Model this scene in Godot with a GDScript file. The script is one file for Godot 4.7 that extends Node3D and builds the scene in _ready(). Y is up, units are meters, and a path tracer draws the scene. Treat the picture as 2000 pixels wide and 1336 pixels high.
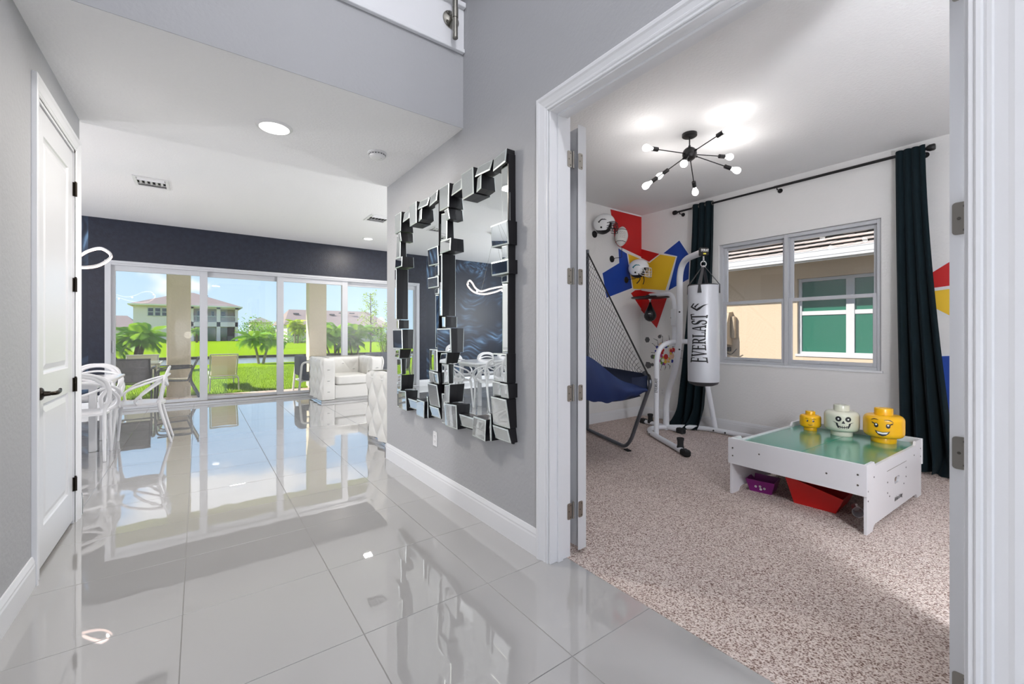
extends Node3D

# ---------------------------------------------------------------- the scene
func _ready() -> void:
	rng.seed = 11
	set_camera()
	set_sky_and_sun()
	house_lamps()
	make_materials()
	shell()
	hall_trim()
	sliding_doors()
	playroom_shell()
	hall_things()
	living_things()
	playroom_things()
	outdoors()
	neighbours()


func set_camera() -> void:
	var cam := Camera3D.new()
	cam.name = "camera"
	var near := 0.05
	var px := near / 831.0                     # the lens: 831 pixels of a 2000 x 1336 frame, level, its axis a little above the frame's middle
	cam.projection = Camera3D.PROJECTION_FRUSTUM
	cam.near = near
	cam.far = 600.0
	cam.size = 1336.0 * px
	cam.frustum_offset = Vector2(0, -15.5 * px)
	cam.position = Vector3(0, 1.235, 0)
	cam.rotation.y = -atan2(613.0, 831.0)
	add_child(cam)
	cam.current = true


func set_sky_and_sun() -> void:
	var w := 1024
	var h := 512
	var im := Image.create_empty(w, h, false, Image.FORMAT_RGBAF)
	var f := FastNoiseLite.new()
	f.noise_type = FastNoiseLite.TYPE_SIMPLEX_SMOOTH
	f.seed = 5
	f.frequency = 1.0
	f.fractal_octaves = 5
	for y in h:
		var el := (0.5 - (y + 0.5) / h) * PI
		for x in w:
			var c: Color
			if el <= 0.0:
				c = Color(0.3, 0.33, 0.26)
			else:
				var ph := ((x + 0.5) / w) * TAU
				var d := Vector3(sin(ph) * cos(el), sin(el), -cos(ph) * cos(el))
				var t := sin(el)
				c = Color(0.62, 0.82, 0.98).lerp(Color(0.36, 0.62, 0.95), clampf(t * 3.2, 0, 1)).lerp(Color(0.16, 0.38, 0.85), clampf((t - 0.25) * 1.3, 0, 1))
				var q := d / (d.y + 0.16)
				var k := f.get_noise_3d(q.x * 0.9, q.z * 0.9, 3.0) + 0.24 * f.get_noise_3d(q.x * 4.0, q.z * 4.0, 7.0)
				var puff := f.get_noise_3d(d.x * 7.0, d.y * 16.0, d.z * 7.0)
				k = lerpf(puff - 0.2, k, smoothstep(0.12, 0.34, t))
				var cover := smoothstep(0.14 - 0.2 * clampf((t - 0.14) * 4.0, 0, 1), 0.42 - 0.08 * clampf((t - 0.14) * 4.0, 0, 1), k)
				c = c.lerp(Color(1.12, 1.12, 1.12), cover * 0.92)
			im.set_pixel(x, y, c)
	var sky := PanoramaSkyMaterial.new()
	sky.panorama = ImageTexture.create_from_image(im)
	sky.energy_multiplier = 1.0
	var e := Environment.new()
	e.background_mode = Environment.BG_SKY
	e.sky = Sky.new()
	e.sky.sky_material = sky
	e.tonemap_mode = Environment.TONE_MAPPER_LINEAR
	e.tonemap_exposure = 1.14
	e.sdfgi_enabled = true
	e.ssao_enabled = true
	e.ssil_enabled = true
	var we := WorldEnvironment.new()
	we.name = "environment"
	we.environment = e
	add_child(we)
	var sun := DirectionalLight3D.new()
	sun.name = "sun"
	sun.light_color = Color(1.0, 0.97, 0.92)
	sun.light_energy = 2.1
	sun.light_angular_distance = 0.6
	sun.shadow_enabled = true
	sun.sky_mode = DirectionalLight3D.SKY_MODE_LIGHT_ONLY
	add_child(sun)
	sun.look_at_from_position(Vector3.ZERO, Vector3(0.66, -0.64, 0.33), Vector3.UP)


func omni(called: String, at: Vector3, c: Color, energy: float, size: float) -> void:
	var l := OmniLight3D.new()
	l.name = called
	l.light_color = c
	l.light_energy = energy
	l.light_size = size
	l.omni_range = 30.0
	l.omni_attenuation = 2.0
	l.shadow_enabled = true
	add_child(l, true)
	l.position = at


func can_light(at: Vector3, energy: float, size := 0.16) -> void:   # a recessed ceiling lamp: white trim ring, glowing lens, light just below the lens
	var l := AreaLight3D.new()
	l.name = "recessed_lamp"
	l.area_size = Vector2(size, size) * 0.86
	l.light_color = Color(1.0, 0.97, 0.93)
	l.light_energy = energy
	l.area_range = 30.0
	l.area_attenuation = 2.0
	l.shadow_enabled = true
	add_child(l, true)
	l.position = at - Vector3(0, 0.02, 0)
	l.rotation.x = -PI / 2
	cans.append([at, size])

var cans := []


func house_lamps() -> void:
	# the foyer's hanging lamp, the cans of the hall, the living room and the dining side; the playroom's and the pendant's own lights come with their lamps
	omni("foyer_light", Vector3(0.45, 4.35, 0.1), Color(0.98, 0.98, 1.0), 2.3, 0.16)
	omni("entry_light", Vector3(-0.3, 1.2, 1.2), Color(0.98, 0.98, 1.0), 1.2, 0.12)
	omni("play_lamp_light", Vector3(1.98, 1.5, 0.62), Color(0.97, 0.98, 1.0), 2.2, 0.12)
	omni("island_light", Vector3(-4.3, 1.85, -6.3), Color(0.99, 0.99, 1.0), 7.5, 0.12)
	omni("floor_lamp_light", Vector3(4.7, 1.65, -5.6), Color(0.99, 0.99, 1.0), 3.6, 0.12)
	can_light(Vector3(0.434, 2.7, -3.42), 2.8, 0.19)
	can_light(Vector3(2.67, 3.1, -8.35), 2.2)


func make_materials() -> void:
	var peel := noise_tex(0.035, 3, 512, 3)
	var knock := noise_tex(0.02, 9, 512, 4)
	var m := mat("grey_wall_paint", rgb(178, 179, 182), 0.55)
	relief(m, peel, 1.6, 0.12)
	m = mat("white_wall_paint", rgb(236, 235, 234), 0.6)
	relief(m, peel, 1.6, 0.12)
	m = mat("ceiling_paint", rgb(242, 242, 243), 0.85, 0.0, 0.3)
	relief(m, knock, 3.4, 0.16)
	m = mat("trim_paint", rgb(236, 237, 240), 0.32)
	m = mat("door_paint", rgb(222, 223, 226), 0.3)
	m = mat("navy_paint", Color.WHITE, 0.4)
	m.albedo_texture = noise_tex(0.012, 21, 512, 4, FastNoiseLite.TYPE_SIMPLEX_SMOOTH, ramp([[0.0, rgb(25, 29, 44)], [1.0, rgb(36, 42, 58)]]))
	relief(m, peel, 1.6, 0.12)
	swirl_paint()
	tile_material()
	mat("grout", rgb(150, 148, 146), 0.9)
	carpet_material()
	m = mat("mirror", Color(0.9, 0.92, 0.92), 0.0, 1.0)
	m = mat("mirror_bevel", Color(0.95, 0.98, 0.97), 0.4, 1.0)
	mat("black_wood", rgb(22, 20, 24), 0.3)
	mat("chrome", Color(0.85, 0.85, 0.86), 0.08, 1.0)
	mat("satin_nickel", Color(0.62, 0.6, 0.57), 0.32, 1.0)
	mat("brushed_steel", Color(0.6, 0.59, 0.56), 0.22, 1.0)
	mat("bronze", Color(0.2, 0.18, 0.16), 0.3, 1.0)
	mat("screw_head", rgb(110, 106, 100), 0.35, 1.0)
	mat("dark_hole", rgb(20, 20, 22), 0.8)
	mat("aluminium_white", rgb(198, 200, 205), 0.35)
	m = mat("glass", Color(1, 1, 1, 0.02), 0.0)
	m.transparency = BaseMaterial3D.TRANSPARENCY_ALPHA
	m = mat("frosted_lens", Color.WHITE, 0.4)
	m.emission_enabled = true
	m.emission = Color(1, 0.98, 0.95)
	m.emission_energy_multiplier = 3.0
	m = mat("bulb_glow", Color.WHITE, 0.3)
	m.emission_enabled = true
	m.emission = Color(1, 0.99, 0.98)
	m.emission_energy_multiplier = 5.0
	m = mat("led_glow", Color.WHITE, 0.4)
	m.emission_enabled = true
	m.emission = Color(1.0, 0.84, 0.78)
	m.emission_energy_multiplier = 2.0
	mat("black_metal", rgb(34, 33, 35), 0.35, 0.3)
	mat("black_plastic", rgb(22, 22, 24), 0.4)
	mat("black_rubber", rgb(28, 28, 30), 0.7)
	m = mat("white_leather", rgb(226, 225, 221), 0.38)
	relief(m, peel, 5.0, 0.03)
	mat("white_plastic", rgb(232, 232, 234), 0.3)
	mat("white_powder_coat", rgb(232, 234, 240), 0.28)


func swirl_paint() -> void:   # navy paint laid on in broad curling brush strokes, some of them paler
	var n := 512
	var im := Image.create_empty(n, n, false, Image.FORMAT_RGB8)
	var a := FastNoiseLite.new()
	a.seed = 4
	a.frequency = 0.006
	a.fractal_octaves = 3
	var b := FastNoiseLite.new()
	b.seed = 8
	b.frequency = 1.0
	b.fractal_octaves = 3
	for y in n:
		for x in n:
			var dx := 34.0 * a.get_noise_2d(x, y)
			var dy := 34.0 * a.get_noise_2d(x + 900, y - 300)
			var r := Vector2(x + dx - 230.0, y + dy - 190.0)
			var along := r.angle() * 3.0
			var k := b.get_noise_2d(r.length() * 0.09, along * 0.6) * 0.6 + 0.5
			var broad := smoothstep(-0.25, 0.45, a.get_noise_2d(x * 1.4 + 50, y * 1.4))
			var c := rgb(22, 30, 46).lerp(rgb(108, 140, 172), clampf(k * k * broad * 1.3, 0, 1))
			im.set_pixel(x, y, c)
	var m := mat("swirled_navy_paint", Color.WHITE, 0.45)
	m.albedo_texture = ImageTexture.create_from_image(im)
	m.uv1_triplanar = true
	m.uv1_world_triplanar = true
	m.uv1_scale = Vector3(0.2, 0.2, 0.2)


func carpet_material() -> void:   # cut pile: pale pink-beige tufts with brown gaps between them
	var n := 512
	var r := RandomNumberGenerator.new()
	r.seed = 19
	var a := PackedFloat32Array()
	a.resize(n * n)
	for i in n * n:
		a[i] = r.randf()
	var im := Image.create_empty(n, n, false, Image.FORMAT_RGB8)
	var hm := Image.create_empty(n, n, false, Image.FORMAT_RF)
	for y in n:
		var y0 := ((y + n - 1) % n) * n
		var y1 := y * n
		var y2 := ((y + 1) % n) * n
		for x in n:
			var x0 := (x + n - 1) % n
			var x2 := (x + 1) % n
			var k := (a[y1 + x] * 2.0 + a[y0 + x] + a[y2 + x] + a[y1 + x0] + a[y1 + x2] + 0.5 * (a[y0 + x0] + a[y2 + x2])) / 7.0
			var q := clampf((k - 0.5) * 2.4 + 0.5, 0, 1)
			hm.set_pixel(x, y, Color(q, 0, 0))
			im.set_pixel(x, y, rgb(128, 104, 96).lerp(rgb(216, 200, 192), smoothstep(0.1, 0.4, q)).lerp(rgb(240, 228, 222), smoothstep(0.5, 0.95, q)))
	var m := mat("carpet", Color.WHITE, 1.0, 0.0, 0.1)
	m.albedo_texture = ImageTexture.create_from_image(im)
	relief(m, ImageTexture.create_from_image(hm), 0.9, 0.5)


func tile_material() -> void:   # polished porcelain: nearly flat, its gloss a little wavy
	var n := 512
	var im := Image.create_empty(n, n, false, Image.FORMAT_RF)
	var r := RandomNumberGenerator.new()
	r.seed = 77
	var waves := []
	for i in 26:
		var fx := r.randi_range(-9, 9)
		var fy := r.randi_range(-9, 9)
		if fx == 0 and fy == 0:
			fx = 3
		waves.append([fx, fy, r.randf() * TAU, 1.0 / (3.0 + Vector2(fx, fy).length())])
	for y in n:
		for x in n:
			var s := 0.0
			for w in waves:
				s += w[3] * sin(TAU * (w[0] * x + w[1] * y) / n + w[2])
			im.set_pixel(x, y, Color(0.5 + s * 0.2, 0, 0))
	var m := mat("polished_tile", rgb(174, 173, 172), 0.015, 0.0, 0.72)
	m.clearcoat_enabled = true
	m.clearcoat = 0.8
	m.clearcoat_roughness = 0.0
	relief(m, ImageTexture.create_from_image(im), 0.9, 0.05)


# ---------------------------------------------------------------- the house
const LW := -0.654      # hall wall with the closet door
const RW := 1.52        # hall wall with the mirror
const END := -4.165     # where the hall opens into the living room
const BACK := -9.4      # wall of the sliding doors
const PX := 5.45        # playroom wall with the window
const PZ := -4.06       # playroom wall with the painting

func wall_with_hole(g: Geo, axis: int, at: Vector2, lo: Vector2, hi: Vector2, holes: Array) -> Geo:   # axis 0: across x; 2: across z. at: the two faces; lo, hi: (along, y); holes: [along0, y0, along1, y1], in order
	var put := func(a0: float, y0: float, a1: float, y1: float):
		if a1 - a0 > 0.001 and y1 - y0 > 0.001:
			if axis == 0:
				g.span(Vector3(at.x, y0, a0), Vector3(at.y, y1, a1))
			else:
				g.span(Vector3(a0, y0, at.x), Vector3(a1, y1, at.y))
	var from := lo.x
	for h in holes:
		put.call(from, lo.y, h[0], hi.y)
		put.call(h[0], lo.y, h[2], h[1])
		put.call(h[0], h[3], h[2], hi.y)
		from = h[2]
	put.call(from, lo.y, hi.x, hi.y)
	return g


func shell() -> void:
	# floor of large polished tiles
	var fl := Node3D.new()
	fl.name = "floor"
	add_child(fl)
	fl.set_meta("kind", "structure")
	part("grout_bed", Geo.new().span(Vector3(-5.3, -0.2, -9.6), Vector3(5.7, -0.0025, END)).span(Vector3(-0.8, -0.2, END), Vector3(1.69, -0.0025, 1.6)), M.grout, fl)
	part("far_tile_bed", Geo.new().span(Vector3(3.58, -0.0025, BACK), Vector3(5.6, 0, END)), M.polished_tile, fl)
	var tm := Geo.new().box(Vector3.ZERO, Vector3(0.6025, 0.012, 0.592), 0.0012).mesh()
	var cut := Geo.new().box(Vector3.ZERO, Vector3(0.483, 0.012, 0.592), 0.0012).mesh()
	var k := 0
	for iz in range(-5, 13):
		for i in range(-8, 6):
			var x := -0.055 + 0.605 * (i + 0.5)
			var z := -1.77 - 0.5945 * (iz + 0.5)
			if z > -4.1 and (x < -0.9 or x > 1.6):
				continue
			var sl := Basis.from_euler(Vector3(rng.randf_range(-1, 1) * 0.0006, 0, rng.randf_range(-1, 1) * 0.0006))
			if z > -4.1 and x > 1.4:
				piece("tile", cut, M.polished_tile, fl, Transform3D(sl, Vector3(1.398, -0.006, z)), k)
			else:
				piece("tile", tm, M.polished_tile, fl, Transform3D(sl, Vector3(x, -0.006, z)), k)
			k += 1
	# hall walls, two storeys high at the foyer
	struct("wall_left", wall_with_hole(Geo.new(), 0, Vector2(LW - 0.11, LW), Vector2(-4.10, 0), Vector2(1.5, 5.6), [[-3.95, 0, -3.14, 2.44]]), M.grey_wall_paint)
	struct("wall_closet", Geo.new().span(Vector3(-1.5, 0, -4.0), Vector3(-1.4, 2.7, -3.0)).span(Vector3(-1.4, 2.6, -4.0), Vector3(-0.77, 2.7, -3.0)).span(Vector3(-1.5, 0, -3.0), Vector3(-0.77, 2.7, -2.95)), M.white_wall_paint)
	struct("wall_dining", Geo.new().span(Vector3(-5.3, 0, -4.10), Vector3(LW - 0.11, 3.3, -3.99)), M.grey_wall_paint)
	struct("wall_right", wall_with_hole(Geo.new(), 0, Vector2(RW, RW + 0.12), Vector2(END, 0), Vector2(1.5, 5.6), [[-1.73, 0, -0.158, 2.445]]), M.grey_wall_paint)
	struct("wall_entry", wall_with_hole(Geo.new(), 2, Vector2(1.5, 1.62), Vector2(LW - 0.11, 0), Vector2(RW + 0.12, 5.6), [[-0.1, 0, 0.95, 2.44]]), M.grey_wall_paint)
	struct("wall_upper", Geo.new().span(Vector3(LW, 2.82, -2.76), Vector3(RW, 3.56, -2.652)).span(Vector3(LW, 2.7005, -2.652), Vector3(RW, 3.56, -2.648)), M.grey_wall_paint)
	struct("wall_loft", Geo.new().span(Vector3(LW - 0.11, 3.4, -6.1), Vector3(RW + 0.12, 5.6, -6.0)).span(Vector3(LW - 0.11, 3.4, -6.0), Vector3(LW, 5.6, -4.1)).span(Vector3(RW, 3.4, -6.0), Vector3(RW + 0.12, 5.6, END)), M.grey_wall_paint)
	struct("ceiling_hall", Geo.new().span(Vector3(LW, 2.70, -4.14), Vector3(RW, 2.82, -2.652)).span(Vector3(LW, 2.82, -4.14), Vector3(RW, 3.1, -4.04)), M.ceiling_paint)
	struct("floor_loft", Geo.new().span(Vector3(LW, 3.28, -6.0), Vector3(RW, 3.4, -2.76)), M.ceiling_paint)
	struct("ceiling_living", Geo.new().span(Vector3(-5.3, 3.1, -9.6), Vector3(5.7, 3.22, -4.04)), M.ceiling_paint)
	struct("ceiling_foyer", Geo.new().span(Vector3(LW - 0.11, 5.6, -6.1), Vector3(RW + 0.12, 5.7, 1.62)), M.ceiling_paint)
	# living room
	var holes := [[-4.8, 0.0, -3.62, 2.41], [-1.19, 0.0, 4.98, 2.41]]
	struct("wall_back", wall_with_hole(Geo.new(), 2, Vector2(BACK - 0.2, BACK), Vector2(-1.4, 0), Vector2(5.7, 3.15), [holes[1]]), M.navy_paint)
	struct("wall_mural", wall_with_hole(Geo.new(), 2, Vector2(BACK - 0.2, BACK), Vector2(-5.3, 0), Vector2(-1.4, 3.15), [holes[0]]), M.swirled_navy_paint)
	struct("wall_west", Geo.new().span(Vector3(-5.4, 0, -9.6), Vector3(-5.2, 3.15, -3.99)), M.swirled_navy_paint)
	struct("wall_east", Geo.new().span(Vector3(5.6, 0, -9.6), Vector3(5.75, 3.3, END)), M.grey_wall_paint)
	# outside face of the back wall, stucco
	mat("stucco", rgb(225, 212, 192), 0.9)
	relief(M.stucco, noise_tex(0.05, 41, 256, 3), 1.5, 0.5)
	struct("wall_outside", wall_with_hole(Geo.new(), 2, Vector2(BACK - 0.26, BACK - 0.2), Vector2(-5.4, -0.1), Vector2(5.75, 3.4), [[-4.8, 0.0, -3.62, 2.41], [-1.19, 0.0, 4.98, 2.41]]), M.stucco)
	struct("roof", Geo.new().span(Vector3(-5.6, 3.3, -9.9), Vector3(5.75, 3.42, -6.1)), M.stucco)


func casing(g: Geo, x: float, side: float, z0: float, z1: float, top: float, w := 0.085) -> void:   # moulded boards round a door opening in a wall across x, mitred at the head
	var prof := [[0.0, 0.006], [0.004, 0.011], [0.012, 0.011], [0.016, 0.007], [0.022, 0.012], [0.03, 0.0135], [0.034, 0.0105], [0.056, 0.016], [0.066, 0.021], [0.08, 0.022], [0.085, 0.019], [0.085, 0.0]]
	var rings := []
	for q in prof:
		var o: float = q[0] * w / 0.085
		var d: float = x + side * q[1]
		rings.append([Vector3(d, 0, z0 - o), Vector3(d, top + o, z0 - o), Vector3(d, top + o, z1 + o), Vector3(d, 0, z1 + o)])
	for i in rings.size() - 1:
		for s in 3:
			g.face([rings[i][s], rings[i + 1][s], rings[i + 1][s + 1], rings[i][s + 1]], Vector3(x - side * 0.5, top * 0.5, (z0 + z1) * 0.5))


func skirting(g: Geo, a: Vector3, b: Vector3, into: Vector3, h := 0.15) -> void:   # baseboard from a to b on the wall that faces «into»
	var prof := [[0.0, 0.015], [h - 0.045, 0.015], [h - 0.035, 0.0125], [h - 0.026, 0.013], [h - 0.012, 0.009], [h, 0.006], [h, 0.0]]
	for i in prof.size() - 1:
		var q := [a + into * prof[i][1] + Vector3.UP * prof[i][0], b + into * prof[i][1] + Vector3.UP * prof[i][0], b + into * prof[i + 1][1] + Vector3.UP * prof[i + 1][0], a + into * prof[i + 1][1] + Vector3.UP * prof[i + 1][0]]
		g.face(q, (a + b) * 0.5 - into + Vector3.DOWN * 0.3)
	for e in [a, b]:
		var q := [e]
		for p in prof:
			q.append(e + into * p[1] + Vector3.UP * p[0])
		g.face(q, (a + b) * 0.5)


func hall_trim() -> void:
	var g := Geo.new()
	skirting(g, Vector3(LW, 0, 1.5), Vector3(LW, 0, -3.055), Vector3.RIGHT)
	skirting(g, Vector3(LW, 0, -4.035), Vector3(LW, 0, -4.115), Vector3.RIGHT)
	skirting(g, Vector3(LW + 0.015, 0, -4.10), Vector3(-5.2, 0, -4.10), Vector3.FORWARD)
	struct("baseboard_left", g, M.trim_paint)
	g = Geo.new()
	skirting(g, Vector3(RW, 0, -1.815), Vector3(RW, 0, END - 0.015), Vector3.LEFT)
	skirting(g, Vector3(RW - 0.015, 0, END), Vector3(5.6, 0, END), Vector3.FORWARD)
	skirting(g, Vector3(RW, 0, 1.5), Vector3(RW, 0, -0.075), Vector3.LEFT)
	struct("baseboard_right", g, M.trim_paint)
	g = Geo.new()
	skirting(g, Vector3(-1.19, 0, BACK), Vector3(-3.62, 0, BACK), Vector3.BACK)
	struct("baseboard_back", g, M.trim_paint)
	# the double doorway of the playroom: moulded casing, jambs with stops, head
	g = Geo.new()
	casing(g, RW, -1.0, -1.725, -0.166, 2.437)
	casing(g, RW + 0.12, 1.0, -1.725, -0.166, 2.437)
	struct("trim_1", g, M.trim_paint)
	g = Geo.new()
	for e in [[-1.73, 1.0], [-0.158, -1.0]]:
		g.span(Vector3(RW - 0.004, 0, e[0]), Vector3(RW + 0.146, 2.445, e[0] + e[1] * 0.018), 0.001)
		g.span(Vector3(RW + 0.045, 0, e[0] + e[1] * 0.018), Vector3(RW + 0.082, 2.43, e[0] + e[1] * 0.03), 0.001)
	g.span(Vector3(RW - 0.004, 2.427, -1.712), Vector3(RW + 0.125, 2.445, -0.176), 0.001)
	g.span(Vector3(RW + 0.045, 2.415, -1.70), Vector3(RW + 0.082, 2.427, -0.19), 0.001)
	struct("trim_2", g, M.trim_paint)
	# white fascia of the loft, with a lip below and a ledge above
	g = Geo.new()
	g.span(Vector3(LW, 3.225, -2.648), Vector3(RW - 0.002, 3.545, -2.63), 0.002)
	g.span(Vector3(LW, 3.222, -2.648), Vector3(RW - 0.002, 3.25, -2.618), 0.003)
	g.span(Vector3(LW, 3.53, -2.76), Vector3(RW - 0.002, 3.565, -2.6), 0.004)
	struct("trim_3", g, M.trim_paint)
	# the closet door in the hall
	var d := Node3D.new()
	d.name = "door_1"
	add_child(d)
	d.set_meta("kind", "structure")
	d.position = Vector3(LW, 0, -3.93)
	g = Geo.new()
	casing(g, LW, 1.0, -3.948, -3.142, 2.437)
	g.span(Vector3(LW - 0.11, 0, -3.95), Vector3(LW + 0.003, 2.44, -3.932)).span(Vector3(LW - 0.11, 0, -3.158), Vector3(LW + 0.003, 2.44, -3.14)).span(Vector3(LW - 0.11, 2.42, -3.95), Vector3(LW + 0.003, 2.44, -3.14))
	part("door_frame", g, M.trim_paint, d)
	part("door_leaf", panel_door(Geo.new(), Vector3(LW - 0.004, 0.022, -3.928), 0.766, 2.39), M.door_paint, d)
	for y in [0.255, 0.905, 1.556, 2.18]:
		g = Geo.new()
		g.tube([Vector3(LW + 0.008, y - 0.045, -3.937), Vector3(LW + 0.008, y + 0.045, -3.937)], 0.0085, 10)
		g.tube([Vector3(LW + 0.008, y + 0.045, -3.937), Vector3(LW + 0.008, y + 0.052, -3.937)], 0.006, 8)
		g.span(Vector3(LW - 0.004, y - 0.045, -3.955), Vector3(LW + 0.0015, y + 0.045, -3.925))
		part("hinge", g, M.bronze, d)
	var y := 0.925
	var z := -3.215
	g = Geo.new()
	g.lathe([Vector2(0, 0), Vector2(0.033, 0), Vector2(0.033, 0.006), Vector2(0.027, 0.012), Vector2(0.014, 0.016), Vector2(0.011, 0.04), Vector2(0, 0.042)], Vector3(LW - 0.004, y, z), 20, Basis(Vector3.BACK, -PI / 2))
	part("handle_rose", g, M.bronze, d)
	g = Geo.new()
	g.tube(smooth([Vector3(LW + 0.034, y, z + 0.008), Vector3(LW + 0.052, y, z - 0.004), Vector3(LW + 0.056, y + 0.002, z - 0.03), Vector3(LW + 0.055, y + 0.004, z - 0.07), Vector3(LW + 0.05, y + 0.012, z - 0.112)], 5), [0.008, 0.009, 0.01, 0.01, 0.01, 0.01, 0.01, 0.011, 0.011, 0.011, 0.0105, 0.01, 0.01, 0.01, 0.0095, 0.009, 0.0085, 0.008, 0.0075, 0.007, 0.005], 10)
	part("lever_handle", g, M.bronze, d)


func panel_door(g: Geo, at: Vector3, w: float, h: float) -> Geo:   # two-panel door leaf, hinged at its far edge; its face is across x at at.x, its width runs along +z
	var stile := 0.115
	var rows := [[0.2, 0.845], [1.0, h - 0.13]]
	var x := at.x
	var depth := Vector3(0.035, 0, 0)
	var P := func(z: float, y: float, d := 0.0): return Vector3(x - d, at.y + y, at.z + z)
	var inside := Vector3(x - 1.0, at.y + h / 2, at.z + w / 2)
	var ys := [0.0, rows[0][0], rows[0][1], rows[1][0], rows[1][1], h]
	g.face([P.call(0, 0), P.call(stile, 0), P.call(stile, h), P.call(0, h)], inside)
	g.face([P.call(w - stile, 0), P.call(w, 0), P.call(w, h), P.call(w - stile, h)], inside)
	for i in [0, 2, 4]:
		g.face([P.call(stile, ys[i]), P.call(w - stile, ys[i]), P.call(w - stile, ys[i + 1]), P.call(stile, ys[i + 1])], inside)
	for r in rows:
		var steps := [[0.0, 0.0], [0.006, 0.007], [0.016, 0.011], [0.022, 0.0115], [0.05, 0.003], [0.052, 0.0025]]
		for i in steps.size() - 1:
			var rings := []
			for s in [steps[i], steps[i + 1]]:
				var o: float = s[0]
				rings.append([P.call(stile + o, r[0] + o, s[1]), P.call(w - stile - o, r[0] + o, s[1]), P.call(w - stile - o, r[1] - o, s[1]), P.call(stile + o, r[1] - o, s[1])])
			for k in 4:
				g.face([rings[0][k], rings[0][(k + 1) % 4], rings[1][(k + 1) % 4], rings[1][k]], inside)
		g.face([P.call(stile + 0.052, r[0] + 0.052, 0.0025), P.call(w - stile - 0.052, r[0] + 0.052, 0.0025), P.call(w - stile - 0.052, r[1] - 0.052, 0.0025), P.call(stile + 0.052, r[1] - 0.052, 0.0025)], inside)
	for q in [[P.call(0, 0), P.call(0, h)], [P.call(w, 0), P.call(w, h)], [P.call(0, 0), P.call(w, 0)], [P.call(0, h), P.call(w, h)]]:
		g.face([q[0], q[1], q[1] - depth, q[0] - depth], at + Vector3(-0.02, h / 2, w / 2))
	g.face([P.call(0, 0, 0.035), P.call(w, 0, 0.035), P.call(w, h, 0.035), P.call(0, h, 0.035)], at + Vector3(1, h / 2, w / 2))
	return g


func sliding_doors() -> void:
	# five tall glazed panels in one frame, and a narrower glazed door further left
	for n in 2:
		var x0: float = -1.19 if n == 0 else -4.8
		var count := 5 if n == 0 else 1
		var pw: float = 1.222 if n == 0 else 1.06
		var x1: float = 4.98 if n == 0 else -3.62
		var w := Node3D.new()
		w.name = "window_%d" % (n + 1)
		add_child(w)
		w.set_meta("kind", "structure")
		w.position = Vector3(x0, 0, BACK)
		var g := Geo.new()
		for q in [[x0, x0 + 0.05], [x1 - 0.05, x1]]:
			g.span(Vector3(q[0], 0, BACK - 0.2), Vector3(q[1], 2.41, BACK + 0.012), 0.004)
			g.span(Vector3(q[0] - 0.02, 0, BACK), Vector3(q[1] + 0.005, 2.43, BACK + 0.02), 0.004)
		g.span(Vector3(x0 + 0.05, 2.36, BACK - 0.199), Vector3(x1 - 0.05, 2.409, BACK + 0.011), 0.004)
		g.span(Vector3(x0 - 0.021, 2.389, BACK + 0.001), Vector3(x1 + 0.02, 2.432, BACK + 0.023), 0.004)
		g.span(Vector3(x0 + 0.001, 0.0005, BACK - 0.198), Vector3(x1 - 0.001, 0.035, BACK + 0.03), 0.004)
		part("frame", g, M.aluminium_white, w)
		g = Geo.new()
		for i in 2:
			g.span(Vector3(x0, 0.035, BACK - 0.03 - i * 0.06), Vector3(x1, 0.05, BACK - 0.024 - i * 0.06))
		part("track", g, M.satin_nickel, w)
		for i in count:
			var a: float = x0 + 0.045 + i * pw
			var z: float = BACK - 0.05 - 0.06 * (i % 2)
			var s := Geo.new()
			for e in [a, a + pw]:
				s.span(Vector3(e - (0.0 if e == a and i == 0 else 0.055), 0.045, z - 0.022), Vector3(e + 0.06, 2.37, z + 0.022), 0.005)
			s.span(Vector3(a, 2.27, z - 0.02), Vector3(a + pw, 2.37, z + 0.02), 0.005)
			s.span(Vector3(a, 0.045, z - 0.02), Vector3(a + pw, 0.098, z + 0.02), 0.005)
			var sash := part("sash", s, M.aluminium_white, w)
			part("pane", Geo.new().span(Vector3(a + 0.03, 0.09, z - 0.003), Vector3(a + pw - 0.03, 2.28, z - 0.003 + 0.0001)), M.glass, sash)
			if i == 0 and n == 0:
				part("handle", Geo.new().span(Vector3(a + 0.02, 0.93, z + 0.022), Vector3(a + 0.045, 1.13, z + 0.04), 0.004), M.aluminium_white, sash)


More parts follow.
